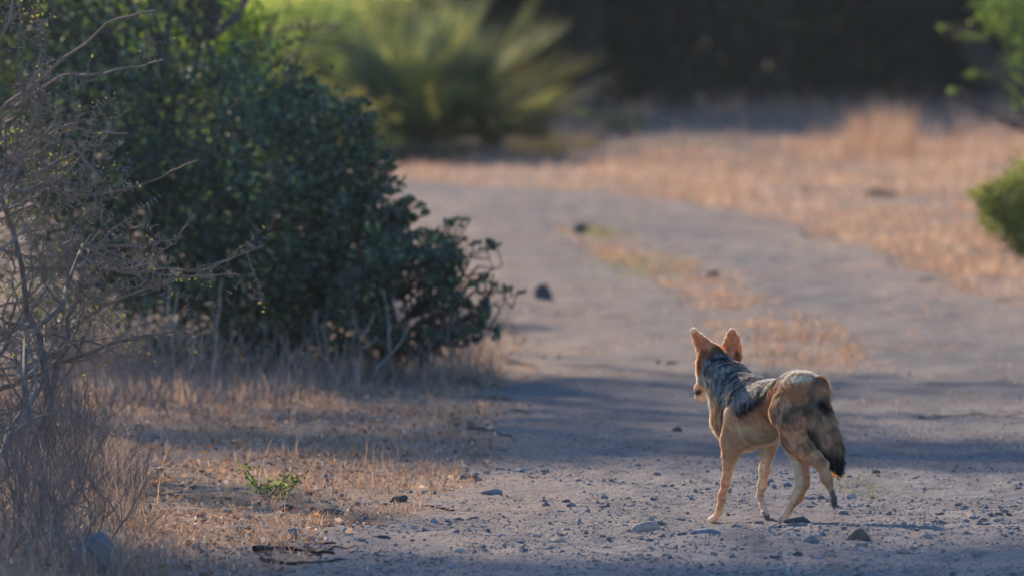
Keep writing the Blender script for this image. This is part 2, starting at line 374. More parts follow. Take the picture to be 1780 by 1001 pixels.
# labels
TR, NE, HD, EA, FLg, HLg, TA, PW, MZ = range(9)
def build_jackal():
    prim = []
    def cone(a, ra, b, rb, lab, k=.014): prim.append(('c', np.array(a, float), ra, np.array(b, float), rb, lab, k))
    def chain(pts, lab, k=.012):
        for (a, ra), (b, rb) in zip(pts[:-1], pts[1:]): cone(a, ra, b, rb, lab, k)
    def ell(c, r, lab, k=.02, R=None): prim.append(('e', np.array(c, float), np.array(r, float), R, None, lab, k))
    def tri(a, b, c, th, lab, k=.004): prim.append(('t', np.array(a, float), np.array(b, float), np.array(c, float), th, lab, k))
    # trunk
    ch = jb(1288, 726, 0); cr = jb(1392, 690, 0)
    f0, f1 = ch[0], cr[0]
    ell((f0, 0, ch[2] + .002), (.105, .059, .088), TR, .02)
    ell((f0 - .10, 0, ch[2] + .012), (.12, .068, .080), TR, .03)
    ell(((f0 + f1) / 2 - .02, 0, .312), (.13, .055, .058), TR, .03)
    ell((f1 + .03, 0, .330), (.10, .056, .062), TR, .03)
    ell((f1 - .015, 0, cr[2]), (.070, .052, .060), TR, .03)
    wz = ch[2] + .082
    ell((f0 - .03, 0, wz - .03), (.10, .035, .045), TR, .03)
    # neck
    nb = jb(1297, 697, 0); nm = jb(1270, 668, 0); nh = jb(1247, 640, -.005)
    cone(nb - [0.03, 0, .0], .060, nm, .049, NE, .03); cone(nm, .049, nh, .041, NE, .03)
    cone(jb(1270, 722, 0) , .045, jb(1252, 668, 0), .032, NE, .03)
    # head: turned to the left and away, muzzle pointing down
    hd = jb(1238, 632, -.01)
    ell(hd, (.040, .040, .037), HD, .02)
    hc = hd
    ck = jpf(1232, 656, hd[0] + .012); ell(ck, (.030, .030, .026), HD, .02)
    m0 = jpf(1226, 660, hd[0] + .030); m1 = jpf(1217, 676, hd[0] + .060); m2 = jpf(1214, 688, hd[0] + .080)
    chain([(m0, .020), (m1, .0135), (m2, .0095)], MZ, .012)
    chain([(jpf(1230, 676, hd[0] + .04), .014), (jpf(1219, 694, hd[0] + .066), .0075)], MZ, .008)
    # ears: thin folded blades (left, right)
    earL = []; earE = []
    def ear(Lp, Rp, rg0, tip, fl_, fr_, ft, fg, keep=None):
        """Lp, Rp: photo outlines base->tip on each side; rg0: foot of the back ridge"""
        tp = jpf(*tip, ft); m = 6; t = np.linspace(0, 1, m)
        def side(pts, f0):
            pts = np.array(pts + [tip], float); u = np.linspace(0, 1, len(pts))
            px = np.interp(t, u, pts[:, 0]); py = np.interp(t, u, pts[:, 1])
            return [jpf(px[i], py[i], f0 + (ft - f0) * t[i]) for i in range(m)]
        L_, R__ = side(Lp, fl_), side(Rp, fr_)
        g0 = jpf(*rg0, fg); G_ = [g0 + (tp - g0) * x for x in t]; th = .0026
        for A_ in (L_, R__):
            earE.extend(zip(A_[1:-1], A_[2:]))
            for i in range(m - 1):
                tri(A_[i], A_[i + 1], G_[i], th, EA, .004)
                if i < m - 2: tri(A_[i + 1], G_[i + 1], G_[i], th, EA, .004)
        if keep is not None: keep += L_
    h = hd[0]
    ear([(1214, 626), (1211, 610), (1207, 596), (1203, 583), (1201.5, 575)], [(1255, 610), (1243, 601), (1231, 592), (1219, 582), (1209, 574)],
        (1232, 606), (1204.5, 572), h + .050, h - .010, h + .010, h - .020, earL)
    ear([(1254, 612), (1257, 600), (1261, 590), (1265, 580), (1269, 575)], [(1285, 636), (1289, 620), (1288, 600), (1283, 584), (1277, 575)],
        (1272, 620), (1272.5, 573), h + .024, h + .026, h + .006, h - .014)
    ell(jpf(1236, 615, h - .005), (.022, .030, .022), HD, .015)
    ell(jpf(1272, 622, h + .005), (.018, .020, .022), HD, .015)
    # front legs
    def P(px, py, r): return jb(px, py, r)
    chain([(P(1284, 722, -.046), .036), (P(1275, 765, -.050), .031), (P(1270, 790, -.050), .0215), (P(1267, 806, -.049), .0175),
           (P(1262, 838, -.048), .0138), (P(1256, 862, -.047), .0125), (P(1251, 886, -.046), .0115)], FLg)
    chain([(P(1250, 890, -.046), .0115), (P(1242, 900, -.046), .0110), (P(1235, 904, -.044), .0078)], PW, .006)
    for dr, dx in ((-.010, -1), (.0, -3), (.010, 0)): ell(P(1238 + dx, 902.5, -.045 + dr * 1.1), (.0145, .0070, .0085), PW, .004)
    chain([(P(1338, 730, .046), .034), (P(1336, 762, .046), .026), (P(1333, 785, .045), .0185), (P(1329, 815, .044), .0160),
           (P(1325, 842, .043), .0128), (P(1321, 862, .042), .0115)], FLg)
    chain([(P(1321, 864, .042), .0118), (P(1326, 878, .036), .0115), (P(1330, 890, .032), .0120), (P(1334, 896, .030), .0085)], PW, .006)
    for dr, dx, dy in ((-.009, -3, 5), (.0, 0, 8), (.010, 3, 4)): cone(P(1330 + dx, 890, .031 + dr), .0065, P(1332 + dx, 893 + dy, .031 + dr), .005, PW, .003)
    # hind legs
    hipL = np.array([f1 - .008, -.044, .295]); hipR = np.array([f1 + .0, .042, .295])
    chain([(hipL, .046), (jb(1384, 738, -.048), .039), (jb(1384, 763, -.050), .030), (jb(1398, 783, -.046), .0225), (jb(1414, 795, -.042), .0165),
           (jb(1428, 808, -.040), .0125), (jb(1437, 830, -.036), .0100), (jb(1445, 851, -.032), .0092)], HLg, .030)
    chain([(jb(1446, 854, -.032), .0100), (jb(1448, 866, -.028), .0120), (jb(1451, 875, -.024), .0095)], PW, .006)
    for dr, dx, dy in ((-.008, -3, 3), (.0, 0, 7), (.008, 2, 2)): cone(jb(1449 + dx, 868, -.026 + dr), .006, jb(1450 + dx, 876 + dy, -.024 + dr), .0045, PW, .003)
    kR = jpf(1387, 770, f1 + .13)
    chain([(hipR, .045), ((hipR + kR) / 2 + [.0, .006, -.005], .038), (kR, .030), (jb(1391, 800, .044), .0190), (jb(1395, 826, .044), .0140), (jb(1395, 842, .044), .0125),
           (jb(1386, 862, .043), .0115), (jb(1373, 884, .042), .0110)], HLg, .030)
    chain([(jb(1372, 887, .042), .0115), (jb(1364, 899, .041), .0110), (jb(1358, 902, .040), .0080)], PW, .006)
    for dr, dx in ((-.010, 0), (.0, -2), (.010, 0)): ell(jb(1360 + dx, 902, .040 + dr), (.011, .0060, .0068), PW, .004)
    # tail
    tf = [f1 - .055, f1 - .085, f1 - .100, f1 - .110, f1 - .120, f1 - .130, f1 - .135, f1 - .14]
    tp = [(1424, 668, .020), (1420, 690, .025), (1421, 715, .030), (1427, 738, .033), (1436, 762, .033), (1445, 782, .026), (1451, 800, .017), (1455, 812, .007)]
    TP = [(jpf(x, y, f), r) for (x, y, r), f in zip(tp, tf)]
    chain(TP, TA, .010)
    # grid
    h_ = .0026
    lo = np.array([-.52, -.16, -.03]); hi = np.array([.40, .16, .56])
    allp = []
    for p in prim:
        if p[0] == 'c': allp += [p[1] - p[2], p[1] + p[2], p[3] - p[4], p[3] + p[4]]
        elif p[0] == 'e': allp += [p[1] - p[2], p[1] + p[2]]
        else: allp += [p[1], p[2], p[3]]
    allp = np.array(allp); lo = allp.min(0) - .02; hi = allp.max(0) + .02
    dim = np.ceil((hi - lo) / h_).astype(int)
    F = np.full(dim, 1.0, np.float32); LB = np.full(dim, 0, np.int8); DB = np.full(dim, 1.0, np.float32)
    gx = [lo[i] + np.arange(dim[i]) * h_ for i in range(3)]
    for p in prim:
        k = p[6]
        if p[0] == 'c': q = np.array([p[1] - p[2], p[1] + p[2], p[3] - p[4], p[3] + p[4]])
        elif p[0] == 'e': q = np.array([p[1] - p[2], p[1] + p[2]])
        else: q = np.array([p[1], p[2], p[3]])
        a = np.clip(((q.min(0) - k - .012 - lo) / h_).astype(int), 0, dim); b = np.clip(((q.max(0) + k + .012 - lo) / h_).astype(int) + 1, 0, dim)
        X = np.stack(np.meshgrid(*[gx[i][a[i]:b[i]] for i in range(3)], indexing='ij'), -1)
        if p[0] == 'c':
            A, ra, B, rb = p[1:5]
            if p[5] in (FLg, HLg, PW) and ra < .025: ra, rb = ra * .80, rb * .80
            ab = B - A; t = np.clip(((X - A) @ ab) / (ab @ ab + 1e-12), 0, 1)
            d = np.linalg.norm(X - A - t[..., None] * ab, axis=-1) - (ra + (rb - ra) * t)
        elif p[0] == 'e':
            r = p[2]; Xc = X - p[1]; k0 = np.linalg.norm(Xc / r, axis=-1); k1 = np.linalg.norm(Xc / r ** 2, axis=-1) + 1e-9
            d = np.where(k0 < 1e-6, -r.min(), k0 * (k0 - 1) / k1)
        else:
            A, B, Cc, th = p[1:5]
            ba, cb, ac = B - A, Cc - B, A - Cc; n = np.cross(ba, ac)
            pa, pb, pc = X - A, X - B, X - Cc
            ins = (np.sign(pa @ np.cross(ba, n)) + np.sign(pb @ np.cross(cb, n)) + np.sign(pc @ np.cross(ac, n))) < 2
            def ed(e, q): t = np.clip((q @ e) / (e @ e), 0, 1); return ((e * t[..., None] - q) ** 2).sum(-1)
            de = np.minimum(np.minimum(ed(ba, pa), ed(cb, pb)), ed(ac, pc)); dp = (pa @ n) ** 2 / (n @ n)
            d = np.sqrt(np.where(ins, de, dp)) - th
        sl = tuple(slice(a[i], b[i]) for i in range(3))
        f = F[sl]; hh = np.maximum(k - np.abs(f - d), 0) / k
        F[sl] = np.minimum(f, d) - hh * hh * k * .25
        m = d < DB[sl]; LB[sl][m] = p[5]; DB[sl][m] = d[m]
    V, Fq = surface_nets(F, lo, h_)
    gi = np.clip(np.round((V - lo) / h_).astype(int), 0, dim - 1)
    lab = LB[gi[:, 0], gi[:, 1], gi[:, 2]]
    # normals from the field
    G = np.stack(np.gradient(F), -1)[gi[:, 0], gi[:, 1], gi[:, 2]]; Nn = unit(G)
    # gentle fur-clump relief
    f, r, z = V.T
    R_ = rng.random
    amp = np.select([lab == TA, lab == NE, lab == TR, (lab == HLg) & (z > .2), lab == HD], [.0055, .0034, .0024, .0024, .0015], .0005)
    nz = fbm((f * .7 + z) / .02, (r + f * .4) / .011, 81, 3) - .5
    V = V + Nn * (amp * nz * 2)[:, None]
    # colours (the coat's own pattern, with rim light painted into ear edges and back)
    OR = np.array([.66, .42, .24]); TAN = np.array([.72, .52, .345]); CRM = np.array([.76, .65, .51]); WH = np.array([.82, .72, .58])
    SIL = np.array([.50, .48, .46]); BLK = np.array([.022, .020, .022]); RUF = np.array([.50, .27, .135]); GB = np.array([.48, .34, .22]); PAD = np.array([.15, .12, .10])
    def mixc(a, b, t): t = np.clip(t, 0, 1)[:, None]; return a * (1 - t) + b * t
    def one(c): return np.tile(c, (len(V), 1))
    wn = fbm(f / .03, z / .03 + r * 20, 91) - .5; wn2 = fbm(f / .008 + r * 60, z / .008, 92) - .5
    # trunk
    zl = np.interp(f, [f1 - .08, f1 + .02, f1 + .10, 0.0, .11, .17, .21], [.385, .372, .350, .315, .275, .235, .20]) + wn * .015
    tr = mixc(one(CRM), one(TAN), (z - .240) / .03 + wn)
    tr = mixc(tr, one(OR), (z - .262) / .03 + wn * 1.5)
    sad = mixc(one(BLK), one(SIL), (z - zl - .020) / .022 + wn2 * 3)
    sad = mixc(sad, one(WH * .9), ((z - zl - .035) / .02 + wn2 * 3) * (f < .02))
    back = mixc(one(SIL * 1.1), one(WH), .55 + wn2 * 4)  # silver back hair, painted whiter where the sun rims the top
    sad = mixc(back, sad, (f - (f1 + .035)) / .05 + wn * .6)
    tr = mixc(tr, sad, (z - zl) / .008 + wn2)
    tr = mixc(tr, one(GB * 1.0), (.4 + wn * 3) * (f < f1 + .05) * (z < zl) * .6)
    # neck: grizzled grey, cream below / front
    ne = mixc(one(BLK * 2.5), one(SIL), .85 + wn2 * 6)
    ax = np.interp(z, [nb[2], nm[2], nh[2]], [nb[0], nm[0], nh[0]])
    ne = mixc(ne, one(CRM), (f - ax - .022) / .015)
    stripe = np.exp(-((f - (.205 + (z - .24) * .05)) / .012) ** 2) * (z < .30)
    tr = mixc(tr, one(BLK * 2), stripe * 1.2 * (z > .225) * (lab == TR))
    chest = mixc(tr, one(TAN), (f - .225) / .02)
    tr = np.where((f > .2)[:, None], chest, tr)
    # head
    hdc = mixc(one(RUF), one(GB), .25 + wn)
    hdc = mixc(hdc, one(SIL * 1.3), (.385 - z) / .012 + wn * 2)
    hdc = mixc(hdc, one(WH), (f - (h + .018)) / .015)
    # ears: rufous outside, pale hair inside (facing forward)
    ea = mixc(one(RUF * 1.25), one(WH), (Nn[:, 0] - .15) / .3)
    dl = np.full(len(V), 9.0)
    for a_, b_ in zip(earL[:-1], earL[1:]):
        ab = b_ - a_; t_ = np.clip(((V - a_) @ ab) / (ab @ ab), 0, 1); dl = np.minimum(dl, np.linalg.norm(V - a_ - t_[:, None] * ab, axis=1))
    ea = mixc(ea, one(WH), (.011 - dl) / .004)
    de = np.full(len(V), 9.0)
    for a_, b_ in earE:
        ab = b_ - a_; t_ = np.clip(((V - a_) @ ab) / (ab @ ab), 0, 1); de = np.minimum(de, np.linalg.norm(V - a_ - t_[:, None] * ab, axis=1))
    ea = mixc(ea, one(WH), (.0048 - de) / .002)  # ear outlines whitened as painted rim light from the low sun
    mz = mixc(one(OR), one(WH), .5 + wn * 3 + (Nn[:, 2] < -.2) * .5)
    mo = jpf(1213, 681, h + .055); mz = mixc(mz, one(BLK), 1.6 - np.linalg.norm((V - mo) / np.array([.02, .006, .011]), axis=1))
    # legs
    inner = np.where(r < 0, Nn[:, 1], -Nn[:, 1])
    fl = mixc(one(TAN * .98), one(WH * .98), (inner - .1) / .35)
    fl = mixc(fl, one(TAN), (z - .19) / .04 - .3)
    hl = mixc(one(GB * .55 + OR * .55), one(WH), ((inner - .3) / .3) * (z < .25))
    hl = mixc(one(OR * .6 + TAN * .35), hl, (z - .13) / .06)
    hl = mixc(hl, one(WH), ((inner - .35) / .3) * (z < .17) * (r > 0))
    hl = mixc(hl, one(GB * .7), (wn - .02) * 4 * (z > .22))
    hl = mixc(hl, one(CRM), (f - (f1 + .018)) / .012 * (z > .25))
    hl = mixc(hl, one(BLK * 4), np.exp(-((f - (f1 + .006)) / .008) ** 2) * (z > .24) * .55)
    hl = mixc(hl, one(SIL * 1.2), (z - .375) / .01 + wn2 * 3)
    # tail
    ta = mixc(one(GB * 1.0), one(GB * .5), wn2 * 3 + .2)
    tedge = np.interp(z, [p_[0][2] for p_ in TP][::-1], [p_[0][1] for p_ in TP][::-1]); ta = mixc(ta, one(GB * .35), ((tedge - .020 - r) / .012 + wn * 2) * (z < .275))
    ta = mixc(ta, one(OR * .6 + GB * .3), (z - .335) / .02 + wn)
    ta = mixc(ta, one(GB * .45), (.22 - z) / .08 + wn * 1.5)
    zt = TP[5][0][2]; ta = mixc(ta, one(BLK), (zt + .022 + wn * .03 - z) / .022)
    spot = jpf(1421, 703, tf[1] - .02)
    ta = mixc(ta, one(BLK), (1.25 - np.sqrt(((z - spot[2]) / .021) ** 2 + ((r - spot[1]) / .013) ** 2 + ((f - spot[0]) / .03) ** 2)) * 4 + wn)
    pw = mixc(one(TAN * .5 + WH * .5), one(PAD), (-Nn[:, 0] + -Nn[:, 2] * .5 - .25) * 2.5 * ((r > 0) & (f > .1) | (r < 0) & (f < 0)))
    C = np.select([(lab == q)[:, None] for q in (TR, NE, HD, EA, FLg, HLg, TA, PW, MZ)], [tr, ne, hdc, ea, fl, hl, ta, pw, mz])
    # soften the seams between regions by smoothing colours over the surface
    for it in range(6):
        a = C[Fq].mean(1); A2 = np.zeros_like(C); cn = np.zeros(len(C))
        for j in range(4): np.add.at(A2, Fq[:, j], a); np.add.at(cn, Fq[:, j], 1)
        C = .5 * C + .5 * A2 / np.maximum(cn, 1)[:, None]
    for it in range(2):
        a = V[Fq].mean(1); A2 = np.zeros_like(V); cn = np.zeros(len(V))
        for j in range(4): np.add.at(A2, Fq[:, j], a); np.add.at(cn, Fq[:, j], 1)
        V = .5 * V + .5 * A2 / np.maximum(cn, 1)[:, None]
    # locks of hair differ in tone along the lie of the coat
    along = (-f * .75 - z * .65); across = (f * .65 - z * .75)
    lock = fbm(across / .0050 + r * 30, along / .016 + r * 45, 95, 3); lock2 = fbm(across / .02 + r * 40, along / .035, 96, 2)
    sadm = (lab == NE) | (lab == TA) | ((lab == TR) & (z > zl - .004))
    la = np.select([sadm, (lab == HLg) & (z > .18), lab == HD], [1.2, .85, .7], .4)
    C = C * np.clip(1 + la * (lock - .5) * 1.6 + la * (lock2 - .5) * .7, .25, 1.8)[:, None]
    # coat hairs
    nF = 150000
    wgt = np.where((lab == PW) | (lab == MZ), .5, 1.0); fa = wgt[Fq[:, 0]]; pick = rng.choice(len(Fq), nF, p=fa / fa.sum())
    uv = rng.random((nF, 2)); q = V[Fq[pick]]
    P0 = q[:, 0] * ((1 - uv[:, :1]) * (1 - uv[:, 1:])) + q[:, 1] * (uv[:, :1] * (1 - uv[:, 1:])) + q[:, 2] * (uv[:, :1] * uv[:, 1:]) + q[:, 3] * ((1 - uv[:, :1]) * uv[:, 1:])
    vi = Fq[pick, 0]; N0 = Nn[vi]; l0 = lab[vi]; c0 = C[vi]
    down = np.select([(l0 == q_)[:, None] for q_ in (TR, NE, HD, EA, TA, FLg, HLg, PW, MZ)],
                     [np.array([[-.75, 0, -.6]]), np.array([[-.6, 0, -.8]]), np.array([[-.6, 0, -.1]]), np.array([[0, 0, 1.]]), np.array([[-.25, .25, -1.]]),
                      np.array([[0, 0, -1.]]), np.array([[-.4, 0, -.9]]), np.array([[.3, 0, -.6]]), np.array([[-.8, 0, .4]])])
    jn = np.stack([fbm(P0[:, 0] / .012 + P0[:, 1] * 50, P0[:, 2] / .012, 400 + q_, 2) for q_ in range(3)], 1) - .5
    D = unit(down + jn * np.where(np.isin(l0, (TA, NE)), 1.8, np.where(l0 == EA, .2, .9))[:, None] + rng.normal(0, .13, (nF, 3))); D = D - N0 * (D * N0).sum(1, keepdims=True); D = unit(unit(D) + N0 * rng.uniform(.15, .5, (nF, 1)))
    ln = np.select([l0 == q_ for q_ in (TR, NE, HD, EA, TA, FLg, HLg, PW, MZ)], [.019, .020, .012, .0034, .026, .0045, .012, .0028, .0045])
    ln = np.where((l0 == HLg) & (P0[:, 2] < .17), .005, ln); ln = np.where((l0 == FLg) & (P0[:, 2] < .05), .004, ln)
    top = (l0 == TR) & (P0[:, 2] > .355) | (l0 == HLg) & (P0[:, 2] > .36); ln = np.where(top, ln * 1.25, ln); ln = np.where((l0 == FLg) & (P0[:, 2] > .17), .012, ln)
    ln = ln * rng.uniform(.6, 1.4, nF)
    Sd = unit(np.cross(D, N0)) * .0008
    sag = D * .6 + down * .25
    mid = P0 + D * (ln * .55)[:, None]; tip = mid + unit(sag) * (ln * .45)[:, None]
    griz = np.isin(l0, (TR, NE, TA)) & (c0.max(1) - c0.min(1) < .10)
    mul = np.where(griz, rng.choice([.45, .9, 1.3, 2.3], nF, p=[.3, .3, .25, .15]), rng.uniform(.78, 1.3, nF))
    hc_ = np.clip(c0 * mul[:, None], .01, .8)
    HV = np.stack([P0 - Sd, P0 + Sd, mid + Sd * .8, mid - Sd * .8, tip], 1).reshape(-1, 3)
    n0 = len(V); b = np.arange(nF)[:, None] * 5 + n0
    Vb = np.concatenate([V, HV]); Cb = np.concatenate([C, np.repeat(hc_, 5, 0)])
    body = mesh_np('jackal', jw(Vb), [Fq, b + np.array([[0, 1, 2, 3]]), b + np.array([[3, 2, 4]])], Cb, True)
    o = link('jackal', body, M_fur); body.materials.append(M_hair)
    mi = np.zeros(len(body.polygons), np.int32); mi[len(Fq):] = 1; body.polygons.foreach_set('material_index', mi)
    tag(o, 'tan jackal with dark saddle and bushy tail walking away along the gravel track', 'jackal')
    # nose and eye
    def blob(nm, c, rr, col):
        th, ph = np.meshgrid(np.linspace(.001, math.pi - .001, 9), np.arange(12) * math.pi / 6, indexing='ij')
        Q = np.stack([np.sin(th) * np.cos(ph), np.sin(th) * np.sin(ph), np.cos(th)], -1) * rr
        i = np.arange(8)[:, None] * 12; j = np.arange(12)[None]; j2 = (j + 1) % 12
        me = mesh_np(nm, jw(c + Q.reshape(-1, 3)), np.stack([i + j, i + 12 + j, i + 12 + j2, i + j2], -1).reshape(-1, 4), np.tile(col, (108, 1)), True)
        link(nm, me, M_skin, o)
    blob('nose', jpf(1212, 686, m2[0] + .012), (.008, .007, .006), (.02, .018, .018))
    blob('eye', jpf(1214, 652, h + .030), (.006, .005, .005), (.05, .03, .015))
    # claws
    for cc in (jb(1330, 903, .031), jb(1336, 900, .040)):
        blob('claw', cc, (.003, .0022, .006), (.05, .045, .04))
    return prim

# feet that carry weight stand on the ground: fit the ground to them
def contact(B, lift=.0):
    wp = jw(np.asarray(B)); x, y, z = wp
    bumps.append((x, y, .11, 0.0)); base = float(H(x, y)); bumps[-1] = (x, y, .11, z - .014 - base + lift)
for B in (jb(1241, 901, -.046), jb(1362, 900, .041)): contact(B)
for _ in range(30):
    for i, B in ((0, jb(1241, 901, -.046)), (1, jb(1362, 900, .041))):
        x, y, z = jw(B); e = z - .014 - float(H(x, y)); b_ = bumps[i]; bumps[i] = (b_[0], b_[1], b_[2], b_[3] + e)

build_ground()
build_jackal()

# ---------------------------------------------------------------- stones, clods, sticks
def ico(sub):
    import bmesh
    bm = bmesh.new(); bmesh.ops.create_icosphere(bm, subdivisions=sub, radius=1)
    V = np.array([v.co[:] for v in bm.verts]); F = np.array([[v.index for v in f.verts] for f in bm.faces]); bm.free(); return V, F
ICO1, ICO3 = ico(1), ico(3)
def stone(px, py, wpx, hpx, col, label, name='stone', cat='stone', group='loose stones on the track', seed=0, lumpy=.25, depth=1.0, flatbase=.25):
    """px,py: where the middle of its foot shows; wpx,hpx: its size in the photo"""
    g = gp(px, py); Y = g[1]; wd = wpx * K * Y; ht = hpx * K * Y
    V, F = ICO3; V = V.copy(); R = np.random.default_rng(seed + int(px))
    for i in range(11):                                   # planar facets
        n = unit(R.normal(0, 1, 3)); dd = R.uniform(.62, .95); ex = V @ n - dd; V = V - np.where(ex > 0, ex, 0)[:, None] * n * .9
    V = V * (1 + lumpy * (fbm(V[:, 0] * 2 + V[:, 2] + 9 + seed, V[:, 1] * 2 + 5 + px, 3) - .5))[:, None]
    V = V / np.abs(V).max(0)
    V[:, 2] = np.where(V[:, 2] < -.3, -.3, V[:, 2])
    V = V * np.array([wd / 2, wd / 2 * depth, ht / 1.25]); V[:, 2] += ht * .2
    th = R.uniform(-.2, .2); c, s_ = math.cos(th), math.sin(th); V = V @ np.array([[c, s_, 0], [-s_, c, 0], [0, 0, 1]])
    C = np.asarray(col)[None] * (1 + .5 * (fbm(V[:, 0] * 90, V[:, 2] * 90 + V[:, 1] * 50, 7) - .5))[:, None]
    o = link(name, mesh_np(name, V, F, C, True), M_stone); o.location = (g[0], g[1] + wd / 2 * depth * .6, g[2] - .003)
    tag(o, label, cat, group); return o
GR = (.20, .18, .17); DK = (.10, .085, .078); TN = (.38, .29, .22); BG = (.22, .225, .24); BRN = (.17, .12, .09)
stone(942, 522, 36, 32, DK, 'dark upright stone on the track beside the green bush tip')
stone(1010, 411, 30, 26, DK, 'blurred dark stone farthest along the track, beside the pale weeds')
stone(853, 863, 42, 16, GR, 'grey wedge stone lying at the left edge of the gravel, front of the shade line')
stone(1240, 482, 26, 14, DK, 'small dark stone in the middle strip of the track above the jackal')
stone(1123, 928, 54, 26, TN, 'tan faceted stone left of the jackal front paw, largest of the near gravel', seed=3)
stone(970, 945, 36, 15, TN, 'flat pale brown stone with a short dark end on the near gravel', seed=5)
stone(1493, 938, 50, 27, BRN, 'dark brown blocky stone right of the jackal hind paws')
stone(1411, 942, 34, 18, GR, 'small grey pointed stone below the jackal hind paws')
stone(1222, 930, 62, 14, BG, 'flat blue grey stone just below the jackal front paw', depth=.6)
stone(1384, 911, 50, 15, DK, 'low dark stone directly behind the planted hind paw')
stone(165, 992, 92, 74, (.17, .155, .15), 'large rounded grey boulder in the shade at lower left', 'boulder', 'boulder', None, lumpy=.15)
stone(1178, 752, 22, 13, DK, 'small dark stone on the shaded track left of the jackal chest')
stone(1055, 955, 22, 10, TN, 'tiny pale tan stone at the front of the gravel')
stone(1765, 884, 17, 9, DK, 'small dark pebble at the right edge of the picture')
stone(1676, 884, 22, 9, GR, 'low grey pebble right of the jackal near the picture edge')
stone(1165, 635, 30, 9, DK, 'flat dark stone on the track left of the jackal head')
stone(1418, 934, 24, 9, BG, 'low blue grey stone between the brown block and the paws')
stone(1180, 906, 26, 9, GR, 'flat grey stone left of the planted front paw')
stone(1090, 870, 20, 8, DK, 'tiny dark pebble on the lit gravel near the shade line')
stone(1300, 925, 22, 10, GR, 'grey pebble below the gap between the front paws')
CG = 'dark soil clods on the dry verge'
for (px, py, w_, h_, lab) in ((575, 897, 56, 16, 'broad dark clod of soil on the straw verge'), (622, 907, 54, 17, 'crumbly dark clod right of the broad one at the gravel edge'),
                              (497, 888, 26, 15, 'small dark clod left of the broad clod on the straw'), (694, 872, 34, 14, 'dark clod at the straw edge under the shade line'),
                              (765, 882, 26, 7, 'thin flat dark clod at the gravel start'), (660, 936, 40, 11, 'grey crumbled clod on the near gravel'),
                              (812, 670, 44, 20, 'dark mound of soil under the green bush edge'),
                              (540, 911, 30, 9, 'small low clod in front of the broad dark clod')):
    stone(px, py, w_, h_, (.085, .068, .058), lab, 'clod', 'clod', CG, seed=9, lumpy=.9)
stone(1527, 342, 64, 17, (.12, .09, .08), 'wide dark mound in the far orange grass', 'mound', 'mound', 'mounds in the far dry grass', lumpy=.7)
stone(1402, 336, 34, 12, (.14, .10, .08), 'smaller dark mound left of the wide one in far grass', 'mound', 'mound', 'mounds in the far dry grass', lumpy=.7)
def stick(pts, r, label, col, name='stick', lift=.6, twigs=0):
    P = np.array([gp(*p) for p in pts]); g0 = P[0].copy()
    t = np.linspace(0, 1, 14); u = np.linspace(0, 1, len(P)); Q = np.stack([np.interp(t, u, P[:, i]) for i in range(3)], 1)
    Q[:, 2] = H(Q[:, 0], Q[:, 1]) + r * lift + .004; Q += rng.normal(0, r * .5, Q.shape) * np.array([1, 1, .3])
    a = Acc(); tube(a, Q - g0, np.linspace(r, r * .5, 14), col, 6)
    for i in range(twigs):
        k = rng.integers(2, 12); q = Q[k] - g0; tube(a, curve(q, q + np.array([rng.uniform(-.12, .12), rng.uniform(-.1, .1), rng.uniform(.0, .05)]), 5), np.linspace(r * .5, r * .15, 5), col, 4)
    o = a.build(name, M_bark, None, True); o.location = g0; tag(o, label, 'stick', 'fallen sticks'); return o
stick([(1598, 730), (1640, 727), (1700, 722), (1785, 731)], .004, 'thin dark stick lying across the right side of the track', (.10, .07, .06), twigs=3)
stick([(440, 962), (500, 958), (580, 966)], .008, 'dark bark covered branch lying at the front edge of the verge', (.06, .042, .036), twigs=1)
stick([(455, 975), (520, 984), (600, 976)], .006, 'brown branch lying nearest the camera in the shade', (.10, .06, .045), twigs=0)
# fallen leaf by the tail tip
lf = gp(1446, 836); a = Acc()
t = np.linspace(-1, 1, 9); wv = (1 - t ** 2) ** .6 * .017
for sg in (1, -1):
    V = np.concatenate([np.stack([t * .021, 0 * t, .004 + .012 * (1 - t ** 2)], 1), np.stack([t * .021, sg * wv, .010 + .018 * (1 - t ** 2)], 1)])
    i = np.arange(8)[:, None]; a.add(V, np.concatenate([i, i + 1, i + 10, i + 9], 1), (.42, .16, .085))
o = a.build('fallen_leaf', M_leaf, None, True); o.location = lf; o.rotation_euler = (.5, .1, .2); tag(o, 'orange curled leaf lying on the ground behind the tail tip', 'leaf')

